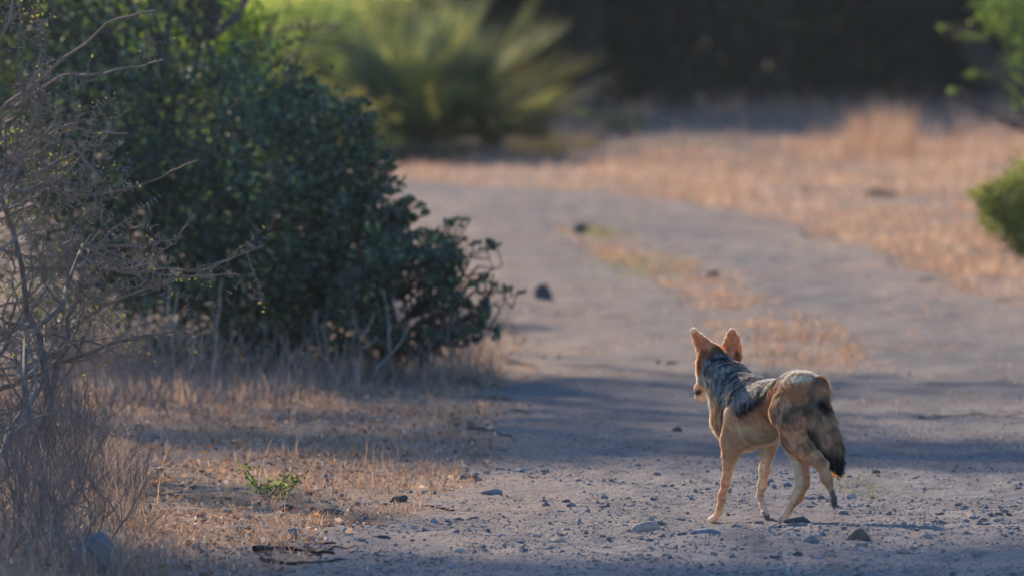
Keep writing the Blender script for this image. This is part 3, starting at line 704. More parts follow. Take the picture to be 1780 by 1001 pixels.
# ---------------------------------------------------------------- gravel
def gravel():
    OV = np.array([[1, 0, 0], [-1, 0, 0], [0, 1, 0], [0, -1, 0], [0, 0, 1], [0, 0, -1.]]); OF = np.array([[0, 2, 4], [2, 1, 4], [1, 3, 4], [3, 0, 4], [2, 0, 5], [1, 2, 5], [3, 1, 5], [0, 3, 5]])
    pal = np.array([[.23, .21, .195], [.28, .25, .225], [.16, .15, .145], [.36, .30, .25], [.25, .25, .26]])
    parts = []
    def lot(n, y0, y1, pw, smin, smax, sp, geo, thr, wx=(-1.9, 1.9)):
        Y = y0 + (rng.random(n) ** pw) * (y1 - y0); X = rng.uniform(*wx, n); m = on_track(X, Y) | (rng.random(n) < .2); X, Y = X[m], Y[m]
        cl = fbm(X / .25, Y / .5, 33); m = rng.random(len(X)) < np.clip((cl - thr) * 3, .12, 1); X, Y = X[m], Y[m]; n = len(X)
        s_ = smin + (smax - smin) * rng.random(n) ** sp; IV, IF = geo; k = len(IV)
        D = IV[None] * (1 + rng.uniform(-.3, .3, (n, k, 1))) * rng.uniform(.6, 1.35, (n, 1, 3)) * np.array([1, 1, .7]) + rng.uniform(-.18, .18, (n, k, 3))
        V = D * s_[:, None, None] + np.stack([X, Y, H(X, Y) + s_ * .25 + .004], 1)[:, None]
        C = np.repeat(pal[rng.choice(5, n, p=[.33, .22, .27, .08, .10])] * rng.uniform(.7, 1.25, (n, 1)), k, 0)
        parts.append((V.reshape(-1, 3), (IF[None] + np.arange(n)[:, None, None] * k).reshape(-1, 3), C))
    lot(150000, 30.6, 41, 1.5, .0016, .0048, 2.0, (OV, OF), .30)
    lot(5000, 30.6, 37, 1.2, .005, .013, 3.0, ICO1, .33)
    lot(4500, 40, 74, 1.0, .003, .012, 4.0, ICO1, .45, (-1, 3.2))
    n0 = 0; Vs, Fs_, Cs = [], [], []
    for V, F, C in parts: Vs.append(V); Fs_.append(F + n0); Cs.append(C); n0 += len(V)
    tag(link('gravel', mesh_np('gravel', np.concatenate(Vs), np.concatenate(Fs_), np.concatenate(Cs)), M_stone), kind='stuff')
gravel()

# ---------------------------------------------------------------- dry grass
def scatter(poly_px, n):
    P = np.array([flat(*p) for p in poly_px]); lo, hi = P.min(0), P.max(0); out = []
    tot = 0
    while tot < n:
        q = rng.uniform(lo, hi, (n * 3, 2)); q = q[inpoly(q[:, 0], q[:, 1], P)]; out.append(q); tot += len(q)
    return np.concatenate(out)[:n]
def grass(name, poly, n, h, wd, lean, clump, thr, off_track=True, pal=STRAW, curl=.4, gain=3.0, mat=None):
    q = scatter(poly, n); X, Y = q.T
    d = fbm(X / clump, Y / (clump * 1.6), hash(name) % 7 + 200 if False else 200 + n % 91)
    m = rng.random(len(X)) < np.clip((d - thr) * gain, 0.03, 1)
    if off_track: m &= ~on_track(X, Y)
    X, Y, d = X[m], Y[m], d[m]
    hh = h * rng.uniform(.35, 1.3, len(X)) * (.5 + 1.0 * d)
    patch = (.62 + .76 * fbm(X / (clump * 2.5), Y / (clump * 5), 555))[:, None]
    acc = Acc(); blades(np.stack([X, Y, H(X, Y)], 1), hh, wd, lean, straw(len(X), pal) * patch, acc, curl)
    o = acc.build(name, mat or M_grass); tag(o, kind='stuff'); return o
ORG_ = np.array([[.48, .30, .19], [.55, .39, .27], [.38, .22, .14], [.45, .36, .27], [.28, .19, .14]])
FAR_ = np.array([[.58, .39, .26], [.66, .49, .36], [.42, .24, .15], [.56, .45, .35], [.30, .19, .13]])
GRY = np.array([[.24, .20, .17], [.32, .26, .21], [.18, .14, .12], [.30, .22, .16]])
# far verge beyond the bend and on the right
grass('far_dry_grass', [(-200, 300), (700, 296), (1000, 282), (1300, 262), (1500, 235), (1800, 212), (2000, 212), (2000, 620), (1780, 545), (1600, 480), (1400, 400), (1200, 355), (1000, 332), (700, 322), (-200, 318)],
      90000, .050, .006, 1.1, .30, .43, pal=FAR_, gain=6)
grass('tall_far_grass', [(1380, 262), (1480, 225), (1800, 205), (1900, 300), (1500, 300)], 2600, .15, .006, .6, .35, .50, pal=FAR_, gain=8)
grass('tall_grass_clump', [(1470, 285), (1500, 232), (1560, 225), (1600, 285)], 1400, .24, .006, .5, .4, .40, pal=ORG_, gain=8)
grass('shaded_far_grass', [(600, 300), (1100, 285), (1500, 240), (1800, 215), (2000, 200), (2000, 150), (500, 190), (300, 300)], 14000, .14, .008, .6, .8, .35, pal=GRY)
# strip between the wheel ruts
grass('rut_grass', _ms, 16000, .030, .005, 1.1, .22, .50, off_track=False, pal=ORG_, gain=4)
grass('rut_tuft_grass', [(1300, 610), (1330, 560), (1450, 560), (1510, 620), (1480, 645), (1330, 640)], 1700, .060, .004, .9, .14, .46, off_track=False, pal=np.concatenate([ORG_, GRY * 1.3]), gain=5)
grass('track_straw', [(900, 640), (860, 430), (760, 350), (1100, 350), (1500, 450), (1780, 560), (1780, 800), (1500, 760), (1100, 700)], 20000, .022, .004, 1.6, .25, .51, off_track=False, pal=ORG_, gain=6)
# left verge near the camera: matted straw
grass('verge_straw', [(-60, 1040), (480, 1000), (560, 965), (700, 905), (840, 860), (860, 800), (850, 720), (880, 650), (600, 640), (-60, 640)], 75000, .024, .0032, 2.0, .22, .38, pal=ORG_ * .95)
grass('verge_stalks', [(-60, 1040), (480, 1000), (560, 965), (700, 905), (800, 860), (840, 800), (820, 720), (600, 660), (-60, 660)], 3000, .06, .0026, .9, .3, .48, pal=ORG_, gain=5)
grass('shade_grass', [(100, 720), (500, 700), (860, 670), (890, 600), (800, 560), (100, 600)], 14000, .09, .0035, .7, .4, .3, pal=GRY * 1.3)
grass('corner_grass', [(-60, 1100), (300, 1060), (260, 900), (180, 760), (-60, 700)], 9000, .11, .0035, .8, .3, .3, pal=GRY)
def litter():
    q = scatter([(-60, 1100), (480, 1010), (560, 965), (700, 905), (850, 850), (870, 700), (900, 600), (700, 600), (-60, 640)], 12000); X, Y = q.T
    m = rng.random(len(X)) < np.clip((fbm(X / .3, Y / .5, 301) - .35) * 4, .05, 1); X, Y = X[m], Y[m]; n = len(X)
    d = rng.normal(0, 1, (n, 3)); d[:, 2] *= .35
    V = diamonds(np.stack([X, Y, H(X, Y) + rng.uniform(.004, .018, n)], 1), .018 * rng.uniform(.4, 1.5, n), 1.7, dirs=unit(d))
    pal = np.array([[.42, .32, .23], [.26, .17, .11], [.14, .10, .08], [.55, .47, .40], [.40, .24, .14]])
    C = np.repeat(pal[rng.choice(5, n, p=[.3, .25, .25, .08, .12])] * rng.uniform(.7, 1.2, (n, 1)), 4, 0)
    tag(link('leaf_litter', mesh_np('leaf_litter', V.reshape(-1, 3), np.arange(n * 4).reshape(-1, 4), C), M_grass), kind='stuff')
litter()
GRN = np.array([[.22, .27, .08], [.33, .33, .12], [.16, .20, .07]])
def gtuft(px, py, wx, wy, n, h, label):
    g = gp(px, py); acc = Acc(); X = g[0] + rng.normal(0, wx, n); Y = g[1] + rng.normal(0, wy, n)
    blades(np.stack([X, Y, H(X, Y)], 1) - g, h * rng.uniform(.4, 1.2, n), .004, .8, straw(n, GRN), acc)
    o = acc.build('grass_tuft', M_grass); o.location = g; tag(o, kind='stuff')
gtuft(1490, 848, .06, .35, 260, .018, 'low yellow green tuft on the ground right of the hind paws')
gtuft(1120, 465, .16, 1.0, 420, .045, 'spreading yellow green tuft in the middle strip, nearest the camera of the two far ones')
gtuft(1045, 412, .09, .9, 260, .05, 'pale green tuft beside the farthest dark stone')

# ---------------------------------------------------------------- tall trees whose crowns stand above the frame and shade the track
def shade_tree(label, base, lobes, leaf=.06, trunk_r=.09, n=260, dens=1.4, dy=0.0):
    base = np.array([base[0], base[1], float(H(*base))]); root = empty('acacia_tree', base); tag(root, label, 'tree', 'tall trees left of the track')
    st = Acc(); cr = Acc(); fork = np.array([0, 0, 2.2]) + rng.normal(0, .1, 3); tube(st, curve([0, 0, -.1], fork, 7, .02), np.linspace(trunk_r, trunk_r * .75, 7), (.13, .10, .08), 9)
    for (x, y, z, rx, ry, rz, m) in lobes:
        m = int(m * dens); y += dy; c = np.array([x, y, z]) - base; tube(st, curve(fork, c, 8, .05), np.linspace(trunk_r * .6, .015, 8), (.13, .10, .08), 6)
        P, sub = crown_points(c, (rx, ry, rz), m, max(10, m // 50), .2, .35)
        for q in sub[:20]: tube(st, curve(c, q, 5, .06), np.linspace(.015, .005, 5), (.13, .10, .08), 4)
        V = diamonds(P, leaf * rng.uniform(.7, 1.3, len(P)), 1.7); cr.add(V.reshape(-1, 3), np.arange(len(P) * 4).reshape(-1, 4), leaf_cols(len(P), (.06, .09, .035), .35))
    cr.build('crown', M_leaf, root); st.build('trunk', M_bark, root)
def SHADE():
    shade_tree('thin crowned acacia farther back along the left side of the track', (-4.4, 53.6),
               [(-3.3, 53.3, 5.0, .9, .8, .35, 500), (-2.6, 53.0, 4.6, .6, .8, .3, 380), (-4.2, 53.6, 5.2, .9, .9, .4, 500), (-2.2, 53.4, 5.1, .7, .8, .3, 400)])
    # crown z -> its shade falls 2.1 z nearer and 0.8 z to the right
    shade_tree('spreading acacia standing behind the big dark bush, crown above the picture', (-2.9, 49.6),
               [(-3.6, 48.6, 5.0, 1.2, .9, .5, 2600), (-2.6, 48.8, 5.3, 1.1, .9, .45, 2600), (-3.2, 49, 4.2, .9, .9, .5, 2200), (-4.4, 48.5, 4.6, 1.0, 1.0, .6, 2200), (-5.2, 48.5, 5.0, 1.0, 1.0, .6, 2000), (-1.9, 49.0, 5.45, .6, .7, .3, 900)])
    shade_tree('tallest acacia far left of the track, crown high above the picture', (-7.4, 50.0),
               [(-6.9, 50, 8.9, 1.6, 1.2, .75, 3600), (-5.5, 50.5, 8.8, 1.1, 1.2, .8, 2600), (-8.2, 49.5, 8.6, 1.4, 1.2, 1.2, 3000), (-8.2, 49.6, 7.0, 1.2, 1., 1.0, 2200), (-8.0, 49.6, 5.6, 1.0, 1., .8, 1500)], leaf=.08, dy=-1.3)

# ---------------------------------------------------------------- big leafy bush on the left
def c3(px, py, Y, rx, ry, rz, n): return (*at(px, py, Y), rx, ry, rz, n)
DG = (.062, .080, .050); BGN = (.10, .17, .035)
SHADE()
shrub('leafy_bush', 'big dark green leafy bush left of the track, its branches reaching over the gravel', 'bush', gp(470, 640),
      [c3(330, 430, 44.5, .55, .7, .40, 4680), c3(470, 330, 44.5, .42, .8, .38, 4320), c3(550, 430, 44, .34, .6, .32, 3960), c3(250, 250, 45, .55, .8, .5, 4680),
       c3(400, 220, 45.5, .33, .7, .34, 3240), c3(100, 380, 45, .5, .7, .55, 3600), c3(560, 540, 43.8, .26, .5, .22, 2160), c3(400, 540, 44, .35, .5, .22, 2520),
       c3(590, 300, 44.2, .19, .4, .24, 1584), c3(120, 150, 45.5, .6, .8, .6, 3960), c3(170, 20, 46, .50, .9, .6, 3960), c3(100, -150, 46, .8, .9, .6, 3960),
       c3(300, -300, 46.5, .75, .9, .6, 3600), c3(-250, 100, 46, .7, 1., .9, 3600), c3(-200, -400, 46.5, 1., 1., .8, 2880),
       c3(640, 420, 43.6, .16, .35, .20, 1080), c3(715, 360, 43.5, .07, .2, .035, 122), c3(600, 200, 44.6, .10, .3, .10, 400), c3(530, 190, 44.8, .16, .3, .14, 800), c3(650, 300, 43.8, .07, .2, .10, 260), c3(690, 395, 43.5, .07, .2, .06, 187)],
      .030, DG, (.22, .24, .10), .17, mat=M_bush, tight=.12, stem_r=.012, per=32, var=.5)
root = shrub('leafy_branch', 'green leafy sprawling bush tip over bare soil, right of the big bush', 'bush', gp(660, 640),
      [c3(730, 430, 43.3, .13, .3, .055, 800), c3(790, 455, 43.2, .075, .2, .05, 380), c3(680, 460, 43.3, .12, .3, .10, 1000), c3(760, 490, 43.2, .06, .2, .07, 420), c3(630, 520, 43.2, .12, .3, .12, 900),
       c3(845, 425, 43.1, .045, .1, .02, 60), c3(800, 385, 43.4, .05, .1, .016, 35), c3(840, 490, 43.1, .06, .1, .02, 60), c3(890, 505, 43.1, .05, .1, .014, 30), c3(800, 520, 43.1, .04, .1, .05, 130), c3(850, 555, 43, .04, .1, .08, 160), c3(700, 575, 43.3, .12, .2, .05, 350), c3(780, 585, 43.1, .09, .15, .04, 220)],
      .027, (.062, .080, .052), (.18, .22, .10), .15, mat=M_bush, tight=.2, stem_r=.006, per=25, subs_stem=8)
shrub('backlit_bush', 'bright green sunlit bush behind the upper left of the big bush', 'bush', gp(330, 420),
      [c3(340, 60, 51, .32, .5, .25, 2600), c3(290, -60, 51.5, .45, .6, .35, 3000), c3(400, 110, 51, .13, .4, .14, 900), c3(350, 200, 52, .4, .5, .4, 3000), c3(420, 30, 51, .05, .2, .2, 300)], .032, (.11, .18, .045), (.40, .44, .12), .3, per=25, tight=.14)

# ---------------------------------------------------------------- bare thorny bush, left foreground
def thornbush():
    base = gp(40, 900); root = empty('thorn_bush', base)
    tag(root, 'bare grey thorny bush with zigzag branches along the left edge of the picture', 'bush')
    col = (.21, .165, .130)
    LIM = [[(-80, 260, 36.6), (0, 194, 36.5), (75, 136, 36.3), (132, 88, 36.2), (200, 34, 36.1), (272, 20, 36)],
           [(20, 190, 36.6), (102, 133, 36.4), (153, 131, 36.3), (238, 115, 36.2), (282, 105, 36.1)],
           [(0, 326, 36.4), (44, 279, 36.3), (92, 217, 36.2), (156, 231, 36.2), (223, 233, 36.1)],
           [(-40, 345, 36.2), (17, 330, 36.1), (61, 302, 36.0), (136, 280, 36)], [(61, 302, 36), (136, 262, 35.9), (177, 319, 35.8)],
           [(-20, 335, 36.8), (95, 331, 36.7), (170, 337, 36.6), (238, 326, 36.6), (292, 302, 36.6), (336, 279, 36.5)],
           [(-60, 425, 36.3), (0, 435, 36.3), (54, 449, 36.3), (95, 445, 36.4), (136, 428, 36.4), (190, 428, 36.4), (255, 424, 36.4), (306, 417, 36.4), (330, 381, 36.4)],
           [(54, 449, 36.3), (129, 439, 36.6), (204, 473, 36.6), (289, 468, 36.6), (353, 471, 36.6), (408, 445, 36.6), (460, 425, 36.6)],
           [(60, 660, 36.2), (119, 581, 36.2), (153, 551, 36.2), (190, 527, 36.2), (272, 496, 36.2), (340, 479, 36.2), (418, 478, 36.2)],
           [(-10, 680, 36), (54, 656, 36.0), (102, 632, 36.1), (160, 612, 36.1), (238, 585, 36.1), (306, 575, 36.1), (353, 585, 36.1)],
           [(-40, 620, 35.9), (40, 560, 35.9), (100, 470, 35.9), (145, 380, 35.8)], [(-30, 130, 36.5), (15, 40, 36.4), (30, -60, 36.4)],
           [(100, 620, 36.3), (95, 560, 36.3), (120, 480, 36.3), (160, 410, 36.3)]]
    a = Acc(); tips = []
    for k, L in enumerate(LIM):
        P = np.array([at(*p) for p in L]); u = np.linspace(0, 1, len(P)); t = np.linspace(0, 1, len(P) * 3)
        Q = np.stack([np.interp(t, u, P[:, i]) for i in range(3)], 1) + rng.normal(0, .0025, (len(t), 3)) - base
        r0 = .0072 if k in (0, 6, 8, 9, 2) else .0052
        tube(a, Q, np.linspace(r0, .0022, len(t)), np.array(col) * rng.uniform(.85, 1.25), 6)
        for i in range(1, len(Q)):
            for j in range(2):
                if rng.random() < .75:
                    e = unit(rng.normal(0, 1, 3) * np.array([1, .6, 1])) * rng.uniform(.010, .026); tube(a, np.array([Q[i], Q[i] + e]), [.0014, .0003], np.array(col) * 1.25, 3)
        for i in range(2, len(Q) - 1):
            if rng.random() < .16: grow(a, Q[i], unit(Q[i] - Q[i - 1] + rng.normal(0, .5, 3)), rng.uniform(.08, .25), .0026, 1, col, True, .8, .1, 3, tips=tips)
    for (px, py, Y) in [(-60, 880, 35.5), (-30, 860, 36), (30, 880, 35.2), (60, 850, 35.8), (0, 900, 34.8), (90, 840, 35.9), (-90, 700, 36.2)]:
        p = at(px, py, Y); p[2] = H(p[0], p[1]); 
        q = at(rng.uniform(-60, 150), rng.uniform(150, 620), 36.2)
        C_ = curve(p, q, 10, .02, .02) - base; tube(a, C_, np.linspace(.013, .004, 10), np.array(col) * .8, 6)
        for i in range(2, 10):
            for _ in range(1): grow(a, C_[i], rng.normal(0, 1, 3) * np.array([.8, .5, .5]) + np.array([.35, 0, .4]), rng.uniform(.2, .45), .0042, 2, col, True, .8, .1, 3, tips=tips)
    for i in range(12):
        p = at(rng.uniform(-80, 60), rng.uniform(60, 620), 36 + rng.uniform(-.3, .5)) - base
        grow(a, p, np.array([rng.uniform(.2, 1), rng.uniform(-.3, .3), rng.uniform(-.4, 1)]), rng.uniform(.25, .5), .0050, 2, col, True, .6, .1, 3, tips=tips)
    a.build('branches', M_bark, root)
    # few small yellow-green leaves near the twig tips
    l = Acc(); T = np.array(tips); T = T[rng.permutation(len(T))[:260]]
    T = np.concatenate([T, T + rng.normal(0, .012, T.shape)])
    extra = []
    for (px, py, Y) in [(95, 300, 36), (120, 290, 36), (60, 305, 36), (20, 240, 36.3), (40, 225, 36.3), (190, 545, 36.2), (150, 560, 36.2), (170, 540, 36.2), (230, 600, 36.1), (60, 20, 36.4), (10, 500, 36)]:
        extra.append(at(px, py, Y) - base + rng.normal(0, .02, (40, 3)))
    T = np.concatenate([T] + extra)
    V = diamonds(T, .010 * rng.uniform(.6, 1.4, len(T)), 1.6); l.add(V.reshape(-1, 3), np.arange(len(T) * 4).reshape(-1, 4), leaf_cols(len(T), (.20, .20, .08), .3, (.28, .19, .09), .2))
    l.build('foliage', M_leaf, root)
thornbush()

def twigplant(px, py, lines, Y, label, r=.004, col=(.32, .27, .22), group='dead twigs by the verge', sub=0, name='dead_twig_plant'):
    base = gp(px, py); a = Acc()
    for L in lines:
        P = np.array([at(x, y, Y + (Y - Y)) for x, y in L]); P[:, 1] += np.linspace(0, .03, len(P)); t = np.linspace(0, 1, len(P) * 3); u = np.linspace(0, 1, len(P))
        Q = np.stack([np.interp(t, u, P[:, i]) for i in range(3)], 1) + rng.normal(0, .0015, (len(t), 3)) - base
        tube(a, Q, np.linspace(r, r * .45, len(t)), col, 6)
        for i in range(2, len(Q)):
            if rng.random() < .5: e = unit(rng.normal(0, 1, 3)) * .016; tube(a, np.array([Q[i], Q[i] + e]), [.0012, .0003], col, 3)
    o = a.build(name, M_bark); o.location = base; tag(o, label, 'dead plant', group); return o
Yt = gp(630, 672)[1]
twigplant(630, 672, [[(622, 672), (626, 630), (626, 589), (616, 560), (608, 535)], [(628, 592), (645, 560), (655, 524)], [(630, 606), (645, 595), (655, 591)]], Yt, 'pale forked dead twig standing in front of the dark bush')
twigplant(650, 672, [[(642, 674), (655, 640), (676, 618), (700, 590), (716, 553)], [(678, 612), (676, 580), (676, 560), (667, 510)]], Yt - .2, 'pale Y shaped dead twig right of the forked one', r=.0042)
twigplant(590, 668, [[(592, 670), (575, 635), (557, 614), (550, 575), (547, 539)], [(590, 660), (597, 620), (602, 590)]], Yt + .2, 'leaning pale dead twig left of the forked one')
twigplant(370, 680, [[(366, 690), (372, 620), (378, 560), (384, 490)]], gp(370, 690)[1], 'single upright grey stem in front of the big bush, right of its neighbour')
twigplant(300, 690, [[(306, 690), (302, 640), (300, 570), (310, 500)], [(301, 600), (290, 540), (295, 500)]], gp(300, 690)[1], 'forked upright grey stem in front of the big bush, left of its neighbour')
twigplant(495, 850, [[(494, 852), (495, 820), (494, 784)]], gp(494, 852)[1], 'straight orange dry stalk standing in the lit verge', r=.002, col=(.5, .28, .16))
twigplant(580, 860, [[(578, 862), (579, 820), (578, 780)]], gp(578, 862)[1], 'pinkish dry stalk right of the orange stalk in the verge', r=.002, col=(.45, .28, .2))
twigplant(725, 740, [[(724, 752), (724, 715), (726, 690)]], gp(724, 752)[1], 'short pale dry stalk at the shaded edge of the track', r=.003, col=(.45, .34, .25))
# many unnamed dead stems under the bush read as one mass
def deadstems():
    a = Acc()
    for (px, py, n, hmax) in [(300, 700, 60, .30), (500, 690, 50, .25), (740, 660, 70, .20), (160, 720, 40, .35), (830, 620, 45, .18)]:
        for i in range(n):
            b = gp(px + rng.normal(0, 75), py + rng.normal(0, 14)); d = np.array([rng.normal(0, .35), rng.normal(0, .3), 1.0])
            if on_track(b[:1], b[1:2])[0]: continue
            grow(a, b, d, hmax * rng.uniform(.5, 1.2), .0022, 1, (.26, .20, .165), False, .5, .4, 3)
    o = a.build('dead_stems', M_bark); tag(o, kind='stuff')
    a = Acc()
    for i in range(150):
        b = gp(rng.normal(70, 65), rng.uniform(760, 1000)); d = np.array([rng.normal(.1, .5), rng.normal(0, .3), 1.0])
        grow(a, b, d, rng.uniform(.12, .34), .0026, 2, (.20, .145, .115), False, .7, .3, 4)
    o = a.build('dead_brush', M_bark); tag(o, kind='stuff')
deadstems()
# small green sprig in the lit verge
base = gp(465, 868); root = empty('green_sprig', base); tag(root, 'small green leafy sprig growing in the sunlit straw', 'plant')
a = Acc(); l = Acc()
for i in range(7):
    q = np.array([rng.normal(0, .05), rng.normal(0, .03), rng.uniform(.04, .09)]); Cc = curve([0, 0, 0], q, 6, .05); tube(a, Cc, np.linspace(.0022, .001, 6), (.2, .18, .1), 4)
    T = Cc[2:].repeat(7, 0) + rng.normal(0, .009, (28, 3)); V = diamonds(T, .015, 1.8); l.add(V.reshape(-1, 3), np.arange(28 * 4).reshape(-1, 4), leaf_cols(28, (.10, .11, .05), .3, (.3, .34, .08), .3))
a.build('stem', M_bark, root); l.build('foliage', M_leaf, root)

# ---------------------------------------------------------------- right side bushes
shrub('acacia_bush', 'bright green feathery bush hanging in at the upper right corner', 'bush', gp(2150, 420),
      [c3(1765, 60, 62, .10, .4, .22, 1100), c3(1745, 20, 62, .13, .3, .10, 700), c3(1690, 68, 61.8, .09, .1, .02, 150), c3(1640, 45, 61.8, .035, .1, .015, 45), c3(1700, 132, 61.6, .10, .1, .025, 200), c3(1655, 155, 61.5, .03, .1, .02, 50),
       c3(1775, 150, 62, .05, .3, .12, 450), c3(1850, 60, 62.3, .2, .5, .4, 2200), c3(1850, 200, 62.3, .15, .4, .2, 1200)],
      .026, (.085, .13, .05), (.24, .29, .12), .2, tight=.2, per=30, stem_r=.008, subs_stem=6)
shrub('low_bush', 'round yellow green bush at the right edge, growing in orange grass', 'bush', gp(1775, 445),
      [c3(1755, 365, 56.5, .14, .3, .13, 1900), c3(1800, 340, 56.6, .14, .3, .18, 1700), c3(1715, 340, 56.5, .08, .2, .05, 500), c3(1785, 420, 56.3, .07, .2, .07, 500)],
      .026, (.11, .13, .05), (.26, .25, .10), .25, tight=.22, per=30, stem_r=.006)

# ---------------------------------------------------------------- palm clump beyond the bend
def palm(px, py, label, nf, L, seed, wide=1.0):
    base = gp(px, py); root = empty('palm_clump', base); tag(root, label, 'palm', 'young palms beyond the bend')
    st = Acc(); fr = Acc(); R = np.random.default_rng(seed)
    tube(st, curve([0, 0, -.02], [0.02, 0, .12], 6, .02), np.linspace(.09, .06, 6), (.10, .07, .05), 9)
    for i in range(nf):
        az = R.uniform(0, 2 * math.pi); el = math.asin(R.uniform(.18, .99)); ln = L * R.uniform(.3, .55); d = np.array([math.cos(az) * math.cos(el) * wide, math.sin(az) * math.cos(el) * .7, math.sin(el)])
        t = np.linspace(0, 1, 6)[:, None]; P = np.array([0, 0, .10]) + d * ln * t + np.array([0, 0, -.06]) * ln * t ** 2
        tube(fr, P, np.linspace(.010, .005, 6), (.16, .17, .07), 4)
        T = unit(d); Sd = unit(np.cross(T, [0, 0, 1.0]) + rng.normal(0, .25, 3)); Up = np.cross(Sd, T); hue = R.random()
        base_c = np.array([.19, .22, .13]) if hue < .5 else np.array([.42, .42, .16]) if hue < .85 else np.array([.24, .19, .11])
        for k in range(26):                       # fan of narrow blades
            a_ = (k / 25 - .5) * .95 + R.normal(0, .02); e = (T * math.cos(a_) + Sd * math.sin(a_) + Up * R.normal(0, .05)) * L * R.uniform(.45, .62)
            w_ = unit(np.cross(e, Up)) * .0075; p = P[-1]; c = base_c * R.uniform(.7, 1.3)
            fr.add([p, p + e * .5 + w_, p + e, p + e * .5 - w_], [[0, 1, 2, 3]], c)
    fr.build('fronds', M_frond, root); st.build('trunk', M_bark, root)
palm(725, 278, 'bushy young palm with spiky yellow green fronds beyond the track bend', 70, .92, 3, 1.25)
palm(610, 268, 'low yellow fronded palm left of the bushy one beyond the bend', 36, .62, 5)
palm(850, 276, 'palm with dusty green fronds right of the bushy one beyond the bend', 26, .50, 8)
palm(770, 255, 'tall palm with upright fronds behind the bushy one', 44, 1.1, 11)
shrub('sunlit_shrub', 'pale yellow green sunlit shrub behind the bushes, upper left centre', 'bush', gp(500, 285),
      [c3(500, 50, 78, .42, .6, .30, 3800), c3(560, 130, 78.5, .30, .5, .25, 2200), c3(440, 110, 78, .28, .5, .25, 1700), c3(560, -60, 79, .6, .7, .3, 3500)], .045, (.40, .42, .18), (.60, .56, .24), .3, per=35, stem_r=.01)
shrub('brown_shrub', 'brownish low shrub between the big bush and the palms', 'bush', gp(560, 300),
      [c3(540, 200, 76, .45, .5, .18, 2200), c3(640, 250, 76, .20, .4, .08, 700), c3(450, 170, 76.5, .4, .5, .25, 2000)], .04, (.15, .13, .07), (.25, .22, .08), .2, per=35, stem_r=.008)
shrub('low_scrub', 'dry brownish scrub growing round the feet of the palms', 'bush', gp(800, 284), [c3(700, 265, 77, .30, .3, .06, 900), c3(800, 268, 77, .30, .3, .06, 900), c3(900, 262, 78, .28, .3, .06, 800), c3(980, 255, 80, .25, .3, .07, 600)], .035, (.17, .125, .09), (.16, .16, .07), .2, per=25, stem_r=.006)
shrub('sapling', 'faint small green sapling at the forest edge right of the palms', 'bush', gp(1050, 262),
      [c3(1035, 205, 86, .12, .3, .07, 260), c3(1080, 230, 86, .20, .3, .10, 420)], .05, (.14, .16, .05), (.35, .34, .12), .2, per=25, stem_r=.006)

# ---------------------------------------------------------------- dark wood at the back
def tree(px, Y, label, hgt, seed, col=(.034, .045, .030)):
    x = (px - 890) * K * Y; base = np.array([x, Y, float(H(x, Y))]); root = empty('evergreen_tree', base)
    tag(root, label, 'tree', 'dark evergreen trees at the back')
    R = np.random.default_rng(seed); st = Acc(); cr = Acc()
    top = np.array([R.normal(0, .2), R.normal(0, .2), hgt * .8]); Pt = curve([0, 0, -.1], top, 9, .02); tube(st, Pt, np.linspace(.10, .03, 9) * hgt / 3, (.10, .08, .07), 8)
    for i in range(16):
        k = R.integers(1, 9); el = R.uniform(-.1, .9); az = R.uniform(0, 6.28); L = hgt * R.uniform(.2, .42)
        q = Pt[k] + np.array([math.cos(az) * math.cos(el), math.sin(az) * math.cos(el), math.sin(el)]) * L
        tube(st, curve(Pt[k], q, 6, .06), np.linspace(.03, .01, 6), (.10, .08, .07), 5)
        P, _ = crown_points(q, (hgt * .18, hgt * .18, hgt * .14), 420, 12, .25, .3); P = P[P[:, 2] > .1]
        V = diamonds(P, .085 * R.uniform(.7, 1.3, len(P)), 1.8); cr.add(V.reshape(-1, 3), np.arange(len(P) * 4).reshape(-1, 4), leaf_cols(len(P), col, .35))
    P, _ = crown_points([0, 0, hgt * .3], (hgt * .32, hgt * .32, hgt * .3), 3000, 60, .2, .5); P = P[P[:, 2] > .03]
    V = diamonds(P, .085, 1.8); cr.add(V.reshape(-1, 3), np.arange(len(P) * 4).reshape(-1, 4), leaf_cols(len(P), col, .35))
    cr.build('crown', M_darkleaf, root); st.build('trunk', M_bark, root)
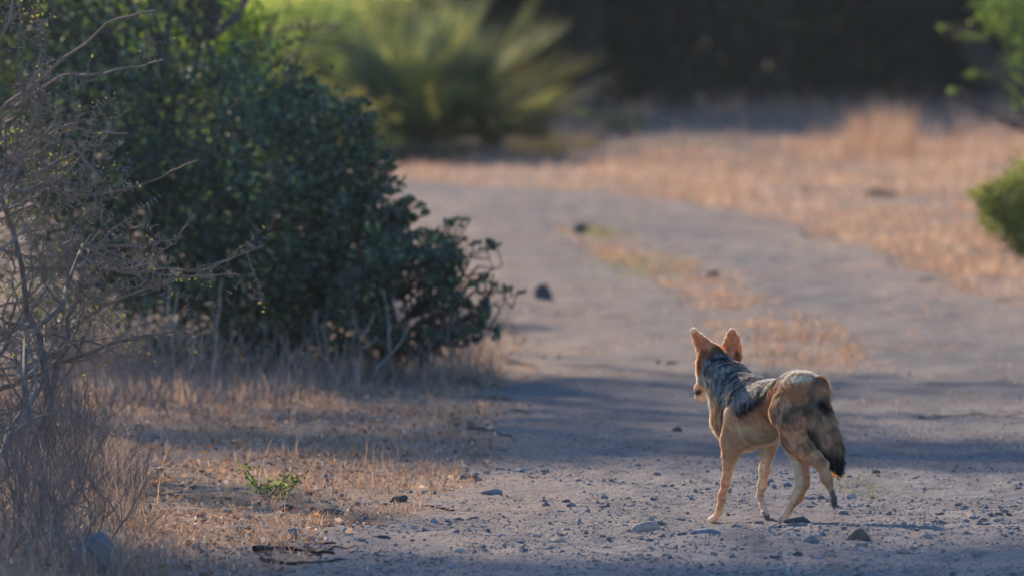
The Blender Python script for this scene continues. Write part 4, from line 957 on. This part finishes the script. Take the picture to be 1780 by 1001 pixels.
for px, Y, hh, lab in [(-20, 92.5, 6.4, 'tall dark tree off to the left, just outside the picture'), (190, 93, 6.0, 'tall dark tree hidden behind the big bush at the left'), (380, 92, 3.2, 'dark tree at the back, behind the pale sunlit shrub'), (640, 93, 3.2, 'dark tree at the back, behind the left palm'),
                       (860, 93, 3.4, 'dark tree at the back, behind the tall palm'), (1040, 92, 3.6, 'dark tree at the back, just right of the palms'),
                       (1180, 93.5, 4.2, 'dark tree at the back, above the jackal ears'), (1320, 95, 4.4, 'dark tree at the back, second right of the palms'),
                       (1460, 97, 4.5, 'dark tree at the back, above the tall orange grass'), (1600, 99, 4.5, 'dark tree at the back, left of the corner bush'),
                       (1740, 100, 4.5, 'dark tree at the back, behind the corner bush'), (1880, 101, 4.5, 'dark tree at the back, last on the right edge')]:
    tree(px, Y, lab, hh, int(px) + 1000)
def woodland():
    n = 90000
    X = rng.uniform(-16, 16, n); Y = rng.uniform(101, 118, n); Z = rng.random(n) ** 1.3 * 5
    P = np.stack([X, Y, Z], 1); m = fbm(X / .9 + Z / .8, Y / 1.3, 77) > .36; P = P[m]
    V = diamonds(P, .28 * rng.uniform(.6, 1.3, len(P)), 1.6)
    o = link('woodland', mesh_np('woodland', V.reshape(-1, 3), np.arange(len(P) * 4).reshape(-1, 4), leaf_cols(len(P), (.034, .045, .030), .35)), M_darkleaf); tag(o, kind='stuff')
woodland()

# ---------------------------------------------------------------- dusty morning air
def haze():
    import bmesh
    bm = bmesh.new(); bmesh.ops.create_cube(bm, size=1)
    for v in bm.verts: v.co = ((v.co.x) * 1200, v.co.y * 1600 + 700, (v.co.z + .5) * 14 - 1.2)
    me = bpy.data.meshes.new('haze'); bm.to_mesh(me); bm.free()
    m = bpy.data.materials.new('haze'); m.use_nodes = True; N = m.node_tree.nodes
    N.remove(N['Principled BSDF']); v = N.new('ShaderNodeVolumePrincipled'); v.inputs['Density'].default_value = .00014; v.inputs['Color'].default_value = (.95, .97, 1, 1); v.inputs['Anisotropy'].default_value = .3
    m.node_tree.links.new(v.outputs[0], N['Material Output'].inputs['Volume'])
    tag(link('haze', me, m), kind='stuff')
haze()
